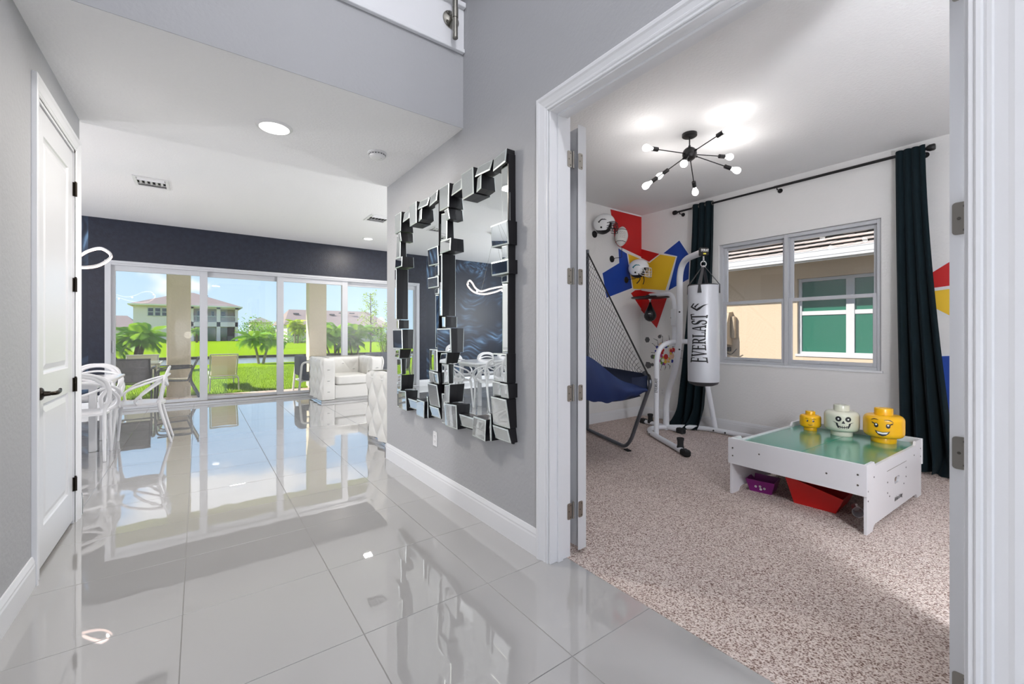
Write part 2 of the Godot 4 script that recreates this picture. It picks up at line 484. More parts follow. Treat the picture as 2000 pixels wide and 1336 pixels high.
func playroom_shell() -> void:
	struct("wall_painted", Geo.new().span(Vector3(RW + 0.12, 0, END), Vector3(5.6, 3.12, PZ)), M.white_wall_paint)
	struct("wall_window", wall_with_hole(Geo.new(), 0, Vector2(PX, PX + 0.15), Vector2(END, 0), Vector2(1.1, 3.12), [[-2.86, 0.862, -1.222, 2.39]]), M.white_wall_paint)
	struct("wall_front", Geo.new().span(Vector3(RW + 0.12, 0, 0.95), Vector3(5.6, 3.12, 1.1)), M.white_wall_paint)
	struct("ceiling_playroom", Geo.new().span(Vector3(RW + 0.12, 3.04, END), Vector3(5.6, 3.16, 1.1)), M.ceiling_paint)
	var g := Geo.new()
	skirting(g, Vector3(1.66, 0, PZ), Vector3(PX, 0, PZ), Vector3.BACK, 0.14)
	struct("baseboard_painted", g, M.trim_paint)
	g = Geo.new()
	skirting(g, Vector3(PX, 0, PZ), Vector3(PX, 0, 0.95), Vector3.LEFT, 0.14)
	struct("baseboard_window", g, M.trim_paint)
	# carpet over the whole playroom floor, up to the middle of the doorway
	var fl := Node3D.new()
	fl.name = "floor_carpet"
	add_child(fl)
	fl.set_meta("kind", "structure")
	part("carpet", Geo.new().span(Vector3(RW + 0.12, -0.2, END), Vector3(5.6, 0.0, 1.1)).prism(PackedVector2Array([Vector2(1.64, -1.73), Vector2(1.71, -1.73), Vector2(1.65, -0.16), Vector2(1.64, -0.16)]), 0.0, 0.001, Transform3D(Basis(Vector3.RIGHT, Vector3.BACK, Vector3.UP), Vector3.ZERO)), M.carpet, fl)
	# window: two double-hung units side by side
	var w := Node3D.new()
	w.name = "window_3"
	add_child(w)
	w.set_meta("kind", "structure")
	w.position = Vector3(PX, 0.862, -2.04)
	g = Geo.new()
	g.span(Vector3(PX + 0.03, 0.862, -2.86), Vector3(PX + 0.13, 2.39, -2.82), 0.003)
	g.span(Vector3(PX + 0.03, 0.862, -1.262), Vector3(PX + 0.13, 2.39, -1.222), 0.003)
	g.span(Vector3(PX + 0.032, 2.35, -2.82), Vector3(PX + 0.128, 2.389, -1.262), 0.003)
	g.span(Vector3(PX + 0.032, 0.863, -2.82), Vector3(PX + 0.128, 0.9, -1.262), 0.003)
	g.span(Vector3(PX + 0.02, 0.87, -2.1), Vector3(PX + 0.125, 2.388, -2.06), 0.003)
	part("frame", g, M.aluminium_white, w)
	part("sill", Geo.new().span(Vector3(PX - 0.012, 0.845, -2.875), Vector3(PX + 0.05, 0.868, -1.207), 0.003), M.trim_paint, w)
	for e in [[-2.82, -2.1], [-2.06, -1.262]]:
		for up in 2:
			var y0 := 0.9 if up == 0 else 1.61
			var y1 := 1.65 if up == 0 else 2.35
			var x: float = PX + (0.055 if up == 0 else 0.095)
			var s := Geo.new()
			s.span(Vector3(x - 0.016, y0, e[0]), Vector3(x + 0.016, y1, e[0] + 0.035), 0.003)
			s.span(Vector3(x - 0.016, y0, e[1] - 0.035), Vector3(x + 0.016, y1, e[1]), 0.003)
			s.span(Vector3(x - 0.0145, y0 + 0.001, e[0] + 0.033), Vector3(x + 0.0145, y0 + 0.04, e[1] - 0.033), 0.003)
			s.span(Vector3(x - 0.0145, y1 - 0.04, e[0] + 0.033), Vector3(x + 0.0145, y1 - 0.001, e[1] - 0.033), 0.003)
			var sash := part("sash", s, M.aluminium_white, w)
			part("pane", Geo.new().span(Vector3(x, y0 + 0.03, e[0] + 0.03), Vector3(x + 0.0001, y1 - 0.03, e[1] - 0.03)), M.glass, sash)
			if up == 0:
				part("lift_rail", Geo.new().span(Vector3(x - 0.03, y0 + 0.012, (e[0] + e[1]) / 2 - 0.09), Vector3(x - 0.014, y0 + 0.022, (e[0] + e[1]) / 2 + 0.09), 0.002), M.aluminium_white, sash)


# ---------------------------------------------------------------- things of the hall
func hinge(parent: Node3D, pin: Vector3, plates: Array) -> void:   # a butt hinge: barrel, and its leaves given as [centre, size]
	var h := 0.09
	var g := Geo.new()
	g.tube([pin - Vector3(0, h / 2, 0), pin + Vector3(0, h / 2, 0)], 0.0065, 10)
	g.tube([pin + Vector3(0, h / 2, 0), pin + Vector3(0, h / 2 + 0.005, 0)], 0.0045, 8)
	for p in plates:
		var q: Vector3 = p[1]
		var w := maxf(q.x, q.z) / 2
		var poly := PackedVector2Array()
		for k in 24:
			var a := TAU * (k + 0.5) / 24
			poly.append(Vector2(signf(cos(a)) * (w - 0.009), signf(sin(a)) * (h / 2 - 0.009)) + Vector2(cos(a), sin(a)) * 0.009)
		var th := minf(q.x, q.z) / 2
		g.prism(poly, -th, th, Transform3D(Basis.IDENTITY if q.x > q.z else Basis(Vector3.BACK, Vector3.UP, Vector3.LEFT), p[0]))
	var o := part("hinge", g, M.satin_nickel, parent)
	g = Geo.new()
	for p in plates:
		var c: Vector3 = p[0]
		var s: Vector3 = p[1]
		var nn := Vector3.LEFT if s.x < s.z else Vector3.BACK
		var sd := Vector3.BACK if s.x < s.z else Vector3.RIGHT
		var w: float = maxf(s.x, s.z)
		for k in 3:
			var q := c + Vector3.UP * (k - 1) * 0.033 + sd * (w * (0.2 if k != 1 else -0.12)) + nn * (minf(s.x, s.z) / 2)
			g.lathe([Vector2(0.0042, 0), Vector2(0.0038, 0.0008), Vector2(0.0015, 0.001), Vector2(0, 0.0006)], q, 10, Basis(Quaternion(Vector3.UP, nn)))
	part("screw", g, M.screw_head, o)


func hall_things() -> void:
	# the two leaves of the playroom's double door, both swung into the room
	var heights := [0.25, 0.905, 1.556, 2.207]
	var d := Node3D.new()
	d.name = "door_2"
	add_child(d)
	d.set_meta("kind", "structure")
	d.position = Vector3(1.70, 0, -1.70)
	var leaf := Geo.new()
	panel_door(leaf, Vector3(0.0, 0.022, 0.0), 0.76, 2.39)
	var g := Geo.new().join(leaf, Transform3D(Basis(Vector3.UP, 0.03), Vector3(1.757, 0, -2.461)))
	g.span(Vector3(1.714, 0.022, -1.7005), Vector3(1.757, 2.412, -1.70))
	part("door_leaf", g, M.door_paint, d)
	for y in heights:
		hinge(d, Vector3(1.688, y, -1.712), [[Vector3(1.733, y, -1.699), Vector3(0.034, 0.09, 0.002)], [Vector3(1.659, y, -1.7105), Vector3(0.034, 0.09, 0.002)]])
	d = Node3D.new()
	d.name = "door_3"
	add_child(d)
	d.set_meta("kind", "structure")
	d.position = Vector3(1.70, 0, -0.21)
	g = Geo.new().join(leaf, Transform3D(Basis(Vector3.UP, PI / 2), Vector3(1.70, 0, -0.2325)))
	g.span(Vector3(1.70, 0.022, -0.2325), Vector3(2.46, 2.412, -0.2), 0.001)
	part("door_leaf", g, M.door_paint, d)
	for y in heights:
		hinge(d, Vector3(1.692, y, -0.192), [[Vector3(1.6995, y, -0.2095), Vector3(0.002, 0.09, 0.036)]])
	solo("strike_plate", Geo.new().box(Vector3(1.6, 2.426, -0.952), Vector3(0.022, 0.003, 0.06), 0.001).box(Vector3(1.6, 2.424, -0.952), Vector3(0.012, 0.003, 0.02), 0.001), M.satin_nickel, "small nickel catch plate under the head of the white double doorway", "catch plate", Vector3(1.6, 2.427, -0.952))
	var out := thing("power_outlet", "white power outlet low on the grey wall below the mosaic mirror", "outlet", Vector3(RW, 0.402, -3.085))
	outlet(out, Vector3(RW, 0.402, -3.085), Vector3.LEFT, Vector3.FORWARD)
	wall_mirrors()
	# on the ceilings
	var sd := thing("smoke_detector", "round white smoke detector on the hall ceiling near the mirror", "smoke detector", Vector3(1.168, 2.7, -3.42))
	part("base", Geo.new().lathe([Vector2(0, -0.012), Vector2(0.07, -0.012), Vector2(0.074, -0.008), Vector2(0.074, 0)], sd.position, 32), M.white_plastic, sd)
	g = Geo.new().lathe([Vector2(0, -0.042), Vector2(0.042, -0.042), Vector2(0.055, -0.038), Vector2(0.063, -0.028), Vector2(0.064, -0.014), Vector2(0.06, -0.01)], sd.position, 32)
	part("cover", g, M.white_plastic, sd)
	g = Geo.new()
	for k in 18:
		var a := TAU * k / 18
		g.box(sd.position + Vector3(cos(a) * 0.0635, -0.02, sin(a) * 0.0635), Vector3(0.004, 0.005, 0.012), 0.0, Basis(Vector3.UP, -a))
	part("vent_slot", g, M.dark_hole, sd)
	part("test_button", Geo.new().lathe([Vector2(0, -0.045), Vector2(0.011, -0.045), Vector2(0.012, -0.041)], sd.position + Vector3(0.02, 0, 0.01), 16), M.white_plastic, sd)
	var k := 0
	for c in cans:
		var p: Vector3 = c[0]
		var r: float = c[1] / 2
		var label: String = ["large white recessed ceiling light in the hall ceiling", "small white recessed ceiling light near the navy wall"][k]
		var t := thing("recessed_light", label, "ceiling light", p, 0.0, "recessed ceiling lights")
		part("trim_ring", Geo.new().lathe([Vector2(r, -0.012), Vector2(r + 0.016, -0.008), Vector2(r + 0.022, 0.0)], p, 36), M.white_plastic, t)
		part("lens", Geo.new().lathe([Vector2(0, -0.012), Vector2(r * 0.6, -0.0135), Vector2(r, -0.012)], p, 36), M.frosted_lens, t)
		k += 1
	air_vent("square white air vent in the ceiling left of the recessed light", Vector3(-0.46, 3.1, -6.85))
	air_vent("square white air vent in the ceiling right of the smoke detector", Vector3(2.34, 3.1, -6.82))
	# the loft's rail post, held off the fascia on a round flange
	var p := Vector3(1.405, 3.245, -2.555)
	var t := thing("railing_post", "brushed steel railing post bolted to the white loft fascia", "railing post", p)
	part("tube", Geo.new().tube([p, p + Vector3(0, 1.15, 0)], 0.0185, 20), M.brushed_steel, t)
	part("end_cap", Geo.new().lathe([Vector2(0, -0.004), Vector2(0.015, -0.004), Vector2(0.0192, 0), Vector2(0.0192, 0.006)], p, 20), M.brushed_steel, t)
	for y in [3.415, 3.72]:
		var q := Vector3(1.412, y, -2.629)
		g = Geo.new().lathe([Vector2(0, 0.02), Vector2(0.018, 0.019), Vector2(0.034, 0.01), Vector2(0.06, 0.005), Vector2(0.062, 0)], q, 32, Basis(Vector3.RIGHT, PI / 2))
		g.tube([q + Vector3(0, 0, 0.01), Vector3(p.x, y, p.z)], 0.016, 16)
		part("flange", g, M.brushed_steel, t)
		part("collar", Geo.new().tube([Vector3(p.x, y - 0.035, p.z), Vector3(p.x, y + 0.035, p.z)], 0.0215, 20), M.brushed_steel, t)
	g = Geo.new()
	for a in [0.7, 2.2, 3.8, 5.3]:
		g.lathe([Vector2(0.009, 0), Vector2(0.009, 0.008), Vector2(0.006, 0.011), Vector2(0, 0.011)], Vector3(1.412 + cos(a) * 0.043, 3.415 + sin(a) * 0.043, -2.623), 10, Basis(Vector3.RIGHT, PI / 2))
	part("bolt", g, M.brushed_steel, t)
	# the foyer's own lamp, overhead behind the camera
	var fp := Vector3(0.45, 4.35, 0.1)
	t = thing("globe_lamp", "white glass globe lamp hanging high in the foyer on a rod", "lamp", fp)
	part("globe", Geo.new().ball(fp, Vector3.ONE * 0.17, 28, 16), M.frosted_lens, t)
	part("rod", Geo.new().tube([fp + Vector3(0, 0.16, 0), fp + Vector3(0, 1.25, 0)], 0.01, 10), M.brushed_steel, t)


func outlet(o: Node3D, at: Vector3, nn: Vector3, side: Vector3) -> void:
	var B := Basis(side, Vector3.UP, nn)
	if B.determinant() < 0:
		B = Basis(-side, Vector3.UP, nn)
	part("cover_plate", Geo.new().box(at + nn * 0.003, Vector3(0.072, 0.116, 0.006), 0.002, B), M.white_plastic, o)
	for s in [-1.0, 1.0]:
		var c: Vector3 = at + Vector3.UP * 0.021 * s + nn * 0.0065
		var sock := part("socket", Geo.new().box(c, Vector3(0.034, 0.03, 0.003), 0.001, B), M.white_plastic, o)
		part("slot", Geo.new().box(c + B * Vector3(-0.007, 0.003, 0.0014), Vector3(0.0025, 0.009, 0.001), 0.0, B).box(c + B * Vector3(0.007, 0.003, 0.0014), Vector3(0.0025, 0.009, 0.001), 0.0, B).box(c + B * Vector3(0, -0.008, 0.0014), Vector3(0.004, 0.004, 0.001), 0.0, B), M.dark_hole, sock)


func air_vent(label: String, at: Vector3) -> void:
	var t := thing("air_vent", label, "air vent", at, 0.0, "ceiling air vents")
	var g := Geo.new()
	var w := 0.17
	var d := 0.21
	for q in [[-w, -w + 0.035, -d, d], [w - 0.035, w, -d, d], [-w + 0.034, w - 0.034, -d, -d + 0.035], [-w + 0.034, w - 0.034, d - 0.035, d]]:
		g.span(at + Vector3(q[0], -0.01, q[2]), at + Vector3(q[1], 0, q[3]), 0.003)
	g.span(at + Vector3(-w + 0.03, -0.008, -0.075), at + Vector3(w - 0.03, -0.002, -0.067)).span(at + Vector3(-w + 0.03, -0.008, 0.067), at + Vector3(w - 0.03, -0.002, 0.075))
	part("frame", g, M.white_plastic, t)
	part("duct_opening", Geo.new().span(at + Vector3(-w + 0.02, -0.002, -d + 0.02), at + Vector3(w - 0.02, -0.0005, d - 0.02)), M.dark_hole, t)
	for k in 5:
		part("slat", Geo.new().box(at + Vector3(-0.1 + 0.05 * k, -0.007, 0), Vector3(0.03, 0.0015, 0.13), 0.0, Basis(Vector3.BACK, 0.6)), M.white_plastic, t)
	for s in [-1.0, 1.0]:
		for k in 2:
			part("slat", Geo.new().box(at + Vector3(0, -0.007, s * (0.1 + 0.045 * k)), Vector3(2 * w - 0.08, 0.0015, 0.03), 0.0, Basis(Vector3.RIGHT, -0.6 * s)), M.white_plastic, t)


func wall_mirrors() -> void:
	# two alike mirrors hung edge to edge: a plain glass in the middle, and round it blocks of different depths and tilts, each faced with a bevelled mirror. Corners are (z, y): upper far, upper near, lower near, lower far; then the depth and the tilts
	var blocks := [
		[-2.897, 2.327, -2.727, 2.322, -2.71, 2.144, -2.871, 2.149, 0.068, 0.05, -0.06], [-2.681, 2.296, -2.561, 2.309, -2.556, 2.231, -2.693, 2.217, 0.06, -0.03, -0.1],
		[-2.551, 2.327, -2.385, 2.327, -2.361, 2.145, -2.514, 2.142, 0.075, 0.04, -0.05], [-2.342, 2.316, -2.186, 2.314, -2.207, 2.254, -2.37, 2.255, 0.06, -0.06, -0.1],
		[-2.177, 2.311, -2.032, 2.328, -2.032, 2.247, -2.173, 2.234, 0.058, 0.06, -0.12], [-2.342, 2.239, -2.291, 2.249, -2.287, 2.16, -2.347, 2.149, 0.07, 0.06, -0.06],
		[-2.111, 2.236, -2.026, 2.239, -2.022, 1.902, -2.1, 1.905, 0.04, 0.0, 0.0], [-2.194, 1.9, -2.009, 1.9, -2.009, 1.761, -2.19, 1.769, 0.062, 0.02, 0.06],
		[-2.091, 1.762, -2.028, 1.765, -2.028, 1.68, -2.091, 1.675, 0.05, 0.0, 0.02], [-2.173, 1.672, -2.005, 1.672, -2.005, 1.59, -2.169, 1.59, 0.068, -0.04, 0.02],
		[-2.091, 1.583, -2.028, 1.588, -2.028, 1.54, -2.091, 1.54, 0.05, -0.03, -0.02], [-2.091, 1.536, -2.032, 1.536, -2.032, 1.127, -2.091, 1.125, 0.042, -0.16, 0.0],
		[-2.169, 1.118, -2.022, 1.119, -2.022, 0.951, -2.165, 0.951, 0.062, 0.04, 0.01], [-2.182, 0.947, -2.094, 0.946, -2.094, 0.861, -2.186, 0.857, 0.055, 0.02, 0.1],
		[-2.087, 0.944, -2.005, 0.943, -2.005, 0.86, -2.087, 0.857, 0.066, 0.03, 0.12], [-2.182, 0.853, -2.02, 0.851, -2.01, 0.681, -2.185, 0.679, 0.06, 0.0, 0.12],
		[-2.185, 0.675, -2.02, 0.675, -2.004, 0.596, -2.174, 0.594, 0.05, 0.02, 0.16], [-2.89, 0.789, -2.807, 0.793, -2.807, 0.568, -2.893, 0.567, 0.04, 0.0, 0.02],
		[-2.802, 0.728, -2.606, 0.741, -2.606, 0.571, -2.802, 0.564, 0.066, 0.05, 0.05], [-2.6, 0.681, -2.409, 0.679, -2.421, 0.603, -2.6, 0.598, 0.05, -0.02, 0.15],
		[-2.389, 0.699, -2.221, 0.701, -2.243, 0.563, -2.417, 0.565, 0.07, 0.07, 0.05], [-2.217, 0.741, -2.19, 0.74, -2.187, 0.575, -2.199, 0.573, 0.062, 0.08, 0.02],
		[-2.897, 2.14, -2.8, 2.128, -2.795, 1.93, -2.89, 1.932, 0.045, 0.0, -0.03], [-2.797, 2.138, -2.721, 2.138, -2.703, 2.057, -2.768, 2.058, 0.072, 0.1, 0.06],
		[-2.865, 1.926, -2.693, 1.92, -2.693, 1.83, -2.865, 1.831, 0.07, 0.03, -0.05], [-2.869, 1.826, -2.822, 1.826, -2.822, 1.37, -2.869, 1.37, 0.072, 0.1, 0.0],
		[-2.847, 1.363, -2.786, 1.361, -2.786, 1.284, -2.84, 1.284, 0.065, 0.08, 0.0], [-2.89, 1.276, -2.693, 1.276, -2.693, 1.104, -2.89, 1.103, 0.075, -0.05, 0.03],
		[-2.847, 1.093, -2.745, 1.1, -2.774, 1.02, -2.885, 1.02, 0.068, 0.03, 0.08], [-2.89, 1.012, -2.786, 1.012, -2.786, 0.872, -2.89, 0.856, 0.04, 0.0, 0.03],
		[-2.78, 0.864, -2.693, 0.875, -2.71, 0.745, -2.8, 0.735, 0.075, 0.05, 0.04]]
	var at := Vector3(RW, 0.55, -2.45)
	var t := thing("wall_mirror", "large mirror framed in tilted mirror blocks, nearer the double doorway", "mirror", at, 0.0, "block-framed mirrors on the grey wall")
	var g := Geo.new()
	g.span(Vector3(1.505, 0.58, -2.893), Vector3(1.519, 2.315, -2.03), 0.001)
	g.span(Vector3(1.468, 0.605, -2.035), Vector3(1.519, 2.3, -2.024), 0.001)
	part("backing", g, M.black_wood, t)
	part("centre_mirror", Geo.new().span(Vector3(1.4985, 0.66, -2.86), Vector3(1.505, 2.27, -2.06)), M.mirror, t)
	for b in blocks:
		var c := []
		var zc: float = (b[0] + b[2] + b[4] + b[6]) / 4
		var yc: float = (b[1] + b[3] + b[5] + b[7]) / 4
		var mid := Vector3(1.47, yc, zc)
		for k in 4:
			var z: float = b[k * 2]
			var y: float = b[k * 2 + 1]
			c.append(Vector3(1.519 - b[8] - b[9] * (z - zc) - b[10] * (y - yc), y, z))
		var body := Geo.new()
		for k in 4:
			var p: Vector3 = c[k]
			var q: Vector3 = c[(k + 1) % 4]
			body.face([p, q, Vector3(1.519, q.y, q.z), Vector3(1.519, p.y, p.z)], mid)
		body.face(c, Vector3(2, yc, zc))
		var blk := part("block", body, M.black_wood, t)
		var inner := []
		var outer := []
		for k in 4:
			var p: Vector3 = c[k]
			var o := (Vector3(p.x, yc, zc) - p)
			var ins := p + Vector3(0, signf(o.y) * minf(0.008, absf(o.y) * 0.4), signf(o.z) * minf(0.008, absf(o.z) * 0.4))
			ins.x = 1.519 - b[8] - b[9] * (ins.z - zc) - b[10] * (ins.y - yc) - 0.005
			inner.append(ins)
			outer.append(p - Vector3(0.002, 0, 0))
		var f := Geo.new()
		f.face(inner, Vector3(2, yc, zc))
		part("mirror_face", f, M.mirror, blk)
		f = Geo.new()
		for k in 4:
			f.face([outer[k], outer[(k + 1) % 4], inner[(k + 1) % 4], inner[k]], mid)
			f.face([outer[k], outer[(k + 1) % 4], c[(k + 1) % 4], c[k]], mid)
		part("bevel", f, M.mirror_bevel, blk)
	copy(t, "large mirror framed in tilted mirror blocks, nearer the white sofa", at + Vector3(0, 0, -0.894))


# ---------------------------------------------------------------- living room and dining side
func living_things() -> void:
	dining_set()
	led_pendant()
	var pl := thing("floor_lamp", "white globe floor lamp in the playroom corner behind the open door", "lamp", Vector3(1.98, 0, 0.62))
	part("globe", Geo.new().ball(Vector3(1.98, 1.5, 0.62), Vector3.ONE * 0.13, 24, 14), M.frosted_lens, pl)
	part("pole", Geo.new().tube([Vector3(1.98, 0.02, 0.62), Vector3(1.98, 1.38, 0.62)], 0.012, 10).lathe([Vector2(0, 0), Vector2(0.15, 0), Vector2(0.15, 0.015), Vector2(0.03, 0.03), Vector2(0, 0.03)], Vector3(1.98, 0, 0.62), 28), M.brushed_steel, pl)
	# lamps that stand where the doorway does not look: over the kitchen island, beside the sofa, on the entry console
	globe("globe_pendant", "white globe pendant over the kitchen island beyond the dining table", Vector3(-4.3, 1.85, -6.3), 1.25)
	var fl := thing("floor_lamp", "white globe floor lamp beyond the tufted sofa", "lamp", Vector3(4.7, 0, -5.6))
	part("globe", Geo.new().ball(Vector3(4.7, 1.65, -5.6), Vector3.ONE * 0.13, 24, 14), M.frosted_lens, fl)
	part("pole", Geo.new().tube([Vector3(4.7, 0.02, -5.6), Vector3(4.7, 1.53, -5.6)], 0.012, 10).lathe([Vector2(0, 0), Vector2(0.15, 0), Vector2(0.15, 0.015), Vector2(0.03, 0.03), Vector2(0, 0.03)], Vector3(4.7, 0, -5.6), 28), M.brushed_steel, fl)
	var el := thing("floor_lamp", "white globe floor lamp in the entry corner", "lamp", Vector3(-0.3, 0, 1.2))
	part("globe", Geo.new().ball(Vector3(-0.3, 1.2, 1.2), Vector3.ONE * 0.13, 24, 14), M.frosted_lens, el)
	part("pole", Geo.new().tube([Vector3(-0.3, 0.02, 1.2), Vector3(-0.3, 1.08, 1.2)], 0.012, 10).lathe([Vector2(0, 0), Vector2(0.15, 0), Vector2(0.15, 0.015), Vector2(0.03, 0.03), Vector2(0, 0.03)], Vector3(-0.3, 0, 1.2), 28), M.brushed_steel, el)
	# white tufted armchair by the sliding doors, sofa end beside the hall's corner
	tufted_seat("armchair", "white tufted leather armchair with chrome base by the sliding doors", "armchair", Vector3(2.33, 0, -8.62), 1.16, 1.0, 0.0, 1)
	tufted_seat("sofa", "white tufted leather sofa whose end shows past the hall corner", "sofa", Vector3(2.75, 0, -4.71), 2.26, 0.92, PI, 2)


func globe(called: String, label: String, at: Vector3, drop: float) -> void:
	var t := thing(called, label, "lamp", at)
	part("globe", Geo.new().ball(at, Vector3.ONE * 0.12, 24, 14), M.frosted_lens, t)
	part("rod", Geo.new().tube([at + Vector3(0, 0.11, 0), at + Vector3(0, drop, 0)], 0.008, 8), M.brushed_steel, t)


func tuft(a: float, b: float) -> float:   # height of a diamond-tufted surface; a and b count diamonds
	var u := a + b
	var w := a - b
	var du := absf(u - roundf(u)) * 2.0
	var dw := absf(w - roundf(w)) * 2.0
	return pow(minf(du, 1.0), 0.55) * pow(minf(dw, 1.0), 0.55)


func cushion(g: Geo, c: Vector3, s: Vector3, r: float, puff := 0.02) -> void:   # a rounded block whose faces swell
	var f := func(u: float, v: float) -> Vector3:
		var a := u * TAU
		var b := v * PI
		var d := Vector3(cos(a) * sin(b), cos(b), sin(a) * sin(b))
		var e := 0.22
		var q := Vector3(signf(d.x) * pow(absf(d.x), e), signf(d.y) * pow(absf(d.y), e), signf(d.z) * pow(absf(d.z), e))
		var h := s * 0.5
		var sw := Vector3(1 + puff * (1 - q.y * q.y) * (1 - q.z * q.z), 1 + puff * 3 * (1 - q.x * q.x) * (1 - q.z * q.z), 1 + puff * (1 - q.y * q.y) * (1 - q.x * q.x))
		return c + q * h * sw
	g.surf(f, 56, 28, true)


func tufted_wall(g: Geo, origin: Vector3, along: Vector3, up: Vector3, out: Vector3, w: float, h: float, cell: float, amp := 0.045) -> void:   # a tufted leather face, its edges rolled back
	var nu := int(w / 0.012)
	var nv := int(h / 0.012)
	var f := func(u: float, v: float) -> Vector3:
		var x := u * w
		var y := v * h
		var roll := 0.045
		var back := 0.0
		for e in [x, w - x, h - y]:
			if e < roll:
				back += roll - sqrt(maxf(0.0, roll * roll - (roll - e) * (roll - e)))
		var k := tuft(x / cell / 2.0, y / cell / 2.6)
		return origin + along * x + up * y + out * (amp * k - back)
	g.surf(f, nu, nv)


func tufted_seat(called: String, label: String, cat: String, at: Vector3, w: float, d: float, turn: float, seats: int) -> void:   # faces +z before it is turned
	var t := thing(called, label, cat, at, turn)
	var arm := 0.27
	var top := 0.78
	var hw := w / 2
	var hd := d / 2
	part("plinth", Geo.new().span(Vector3(-hw + 0.02, 0.0, -hd + 0.02), Vector3(hw - 0.02, 0.045, hd - 0.015), 0.004), M.chrome, t, false)
	var g := Geo.new()
	g.span(Vector3(-hw + arm - 0.02, 0.045, -hd + 0.1), Vector3(hw - arm + 0.02, 0.3, hd - 0.06), 0.02)
	part("base", g, M.white_leather, t, false)
	for s in [-1.0, 1.0]:
		g = Geo.new()
		var x0: float = s * hw
		g.span(Vector3(x0 - s * 0.05, 0.045, -hd + 0.05), Vector3(x0 - s * (arm - 0.03), top - 0.05, hd - 0.045), 0.03)
		tufted_wall(g, Vector3(x0 - s * 0.03, 0.05, -hd if s < 0 else hd), Vector3.BACK * -s, Vector3.UP, Vector3.RIGHT * s, d, top - 0.03, 0.165)
		tufted_wall(g, Vector3(x0 - s * (arm - 0.02), 0.3, -hd + 0.2 if s > 0 else hd - 0.02), Vector3.BACK * s, Vector3.UP, Vector3.RIGHT * -s, d - 0.22, top - 0.29, 0.145, 0.02)
		var front := func(u: float, v: float) -> Vector3:
			var y := v * (top - 0.03)
			var e := minf(minf(u, 1 - u) * arm, top - 0.03 - y)
			var back := 0.0 if e > 0.05 else 0.05 - sqrt(maxf(0, 0.0025 - pow(0.05 - e, 2)))
			return Vector3(x0 - s * (0.012 + u * (arm - 0.02)), 0.05 + y, hd - 0.008 - back + 0.012 * sin(v * PI * 3.0) * sin(u * PI))
		g.surf(front, 14, 30)
		var roll := func(u: float, v: float) -> Vector3:
			var a := (u - 0.5) * 2.0
			var k := 1.0 - pow(absf(a), 4)
			return Vector3(x0 - s * (arm / 2 - 0.005 + a * (arm / 2 - 0.02)), top - 0.055 + 0.055 * k + 0.012 * absf(sin(v * PI * d / 0.15)) * k, -hd + 0.03 + v * (d - 0.07))
		g.surf(roll, 14, 40)
		part("arm", g, M.white_leather, t, false)
		g = Geo.new()
		for k in 3:
			g.box(Vector3(x0 - s * arm * 0.52, 0.19 + 0.2 * k, hd + 0.004), Vector3(0.045, 0.011, 0.01), 0.003)
		part("arm_clip", g, M.chrome, t, false)
	g = Geo.new()
	tufted_wall(g, Vector3(hw, 0.05, -hd + 0.03), Vector3.LEFT, Vector3.UP, Vector3.FORWARD, w, top - 0.03, 0.165)
	tufted_wall(g, Vector3(-hw + arm - 0.02, 0.3, -hd + 0.25), Vector3.RIGHT, Vector3.UP, Vector3.BACK, w - 2 * arm + 0.04, top - 0.3, 0.16, 0.02)
	g.span(Vector3(-hw + 0.05, 0.1, -hd + 0.04), Vector3(hw - 0.05, top - 0.035, -hd + 0.235), 0.03)
	part("back", g, M.white_leather, t, false)
	g = Geo.new()
	for k in 3 * seats:
		g.box(Vector3(-hw + arm + 0.1 + (w - 2 * arm - 0.2) * k / (3.0 * seats - 1), 0.53 + 0.12 * (k % 2), -hd + 0.27), Vector3(0.045, 0.011, 0.012), 0.003)
	part("back_clip", g, M.chrome, t, false)
	for k in seats:
		var sw := (w - 2 * arm) / seats
		g = Geo.new()
		cushion(g, Vector3(-hw + arm + sw * (k + 0.5), 0.385, 0.11), Vector3(sw - 0.006, 0.17, d - 0.28), 0.04)
		part("seat_cushion", g, M.white_leather, t, false)


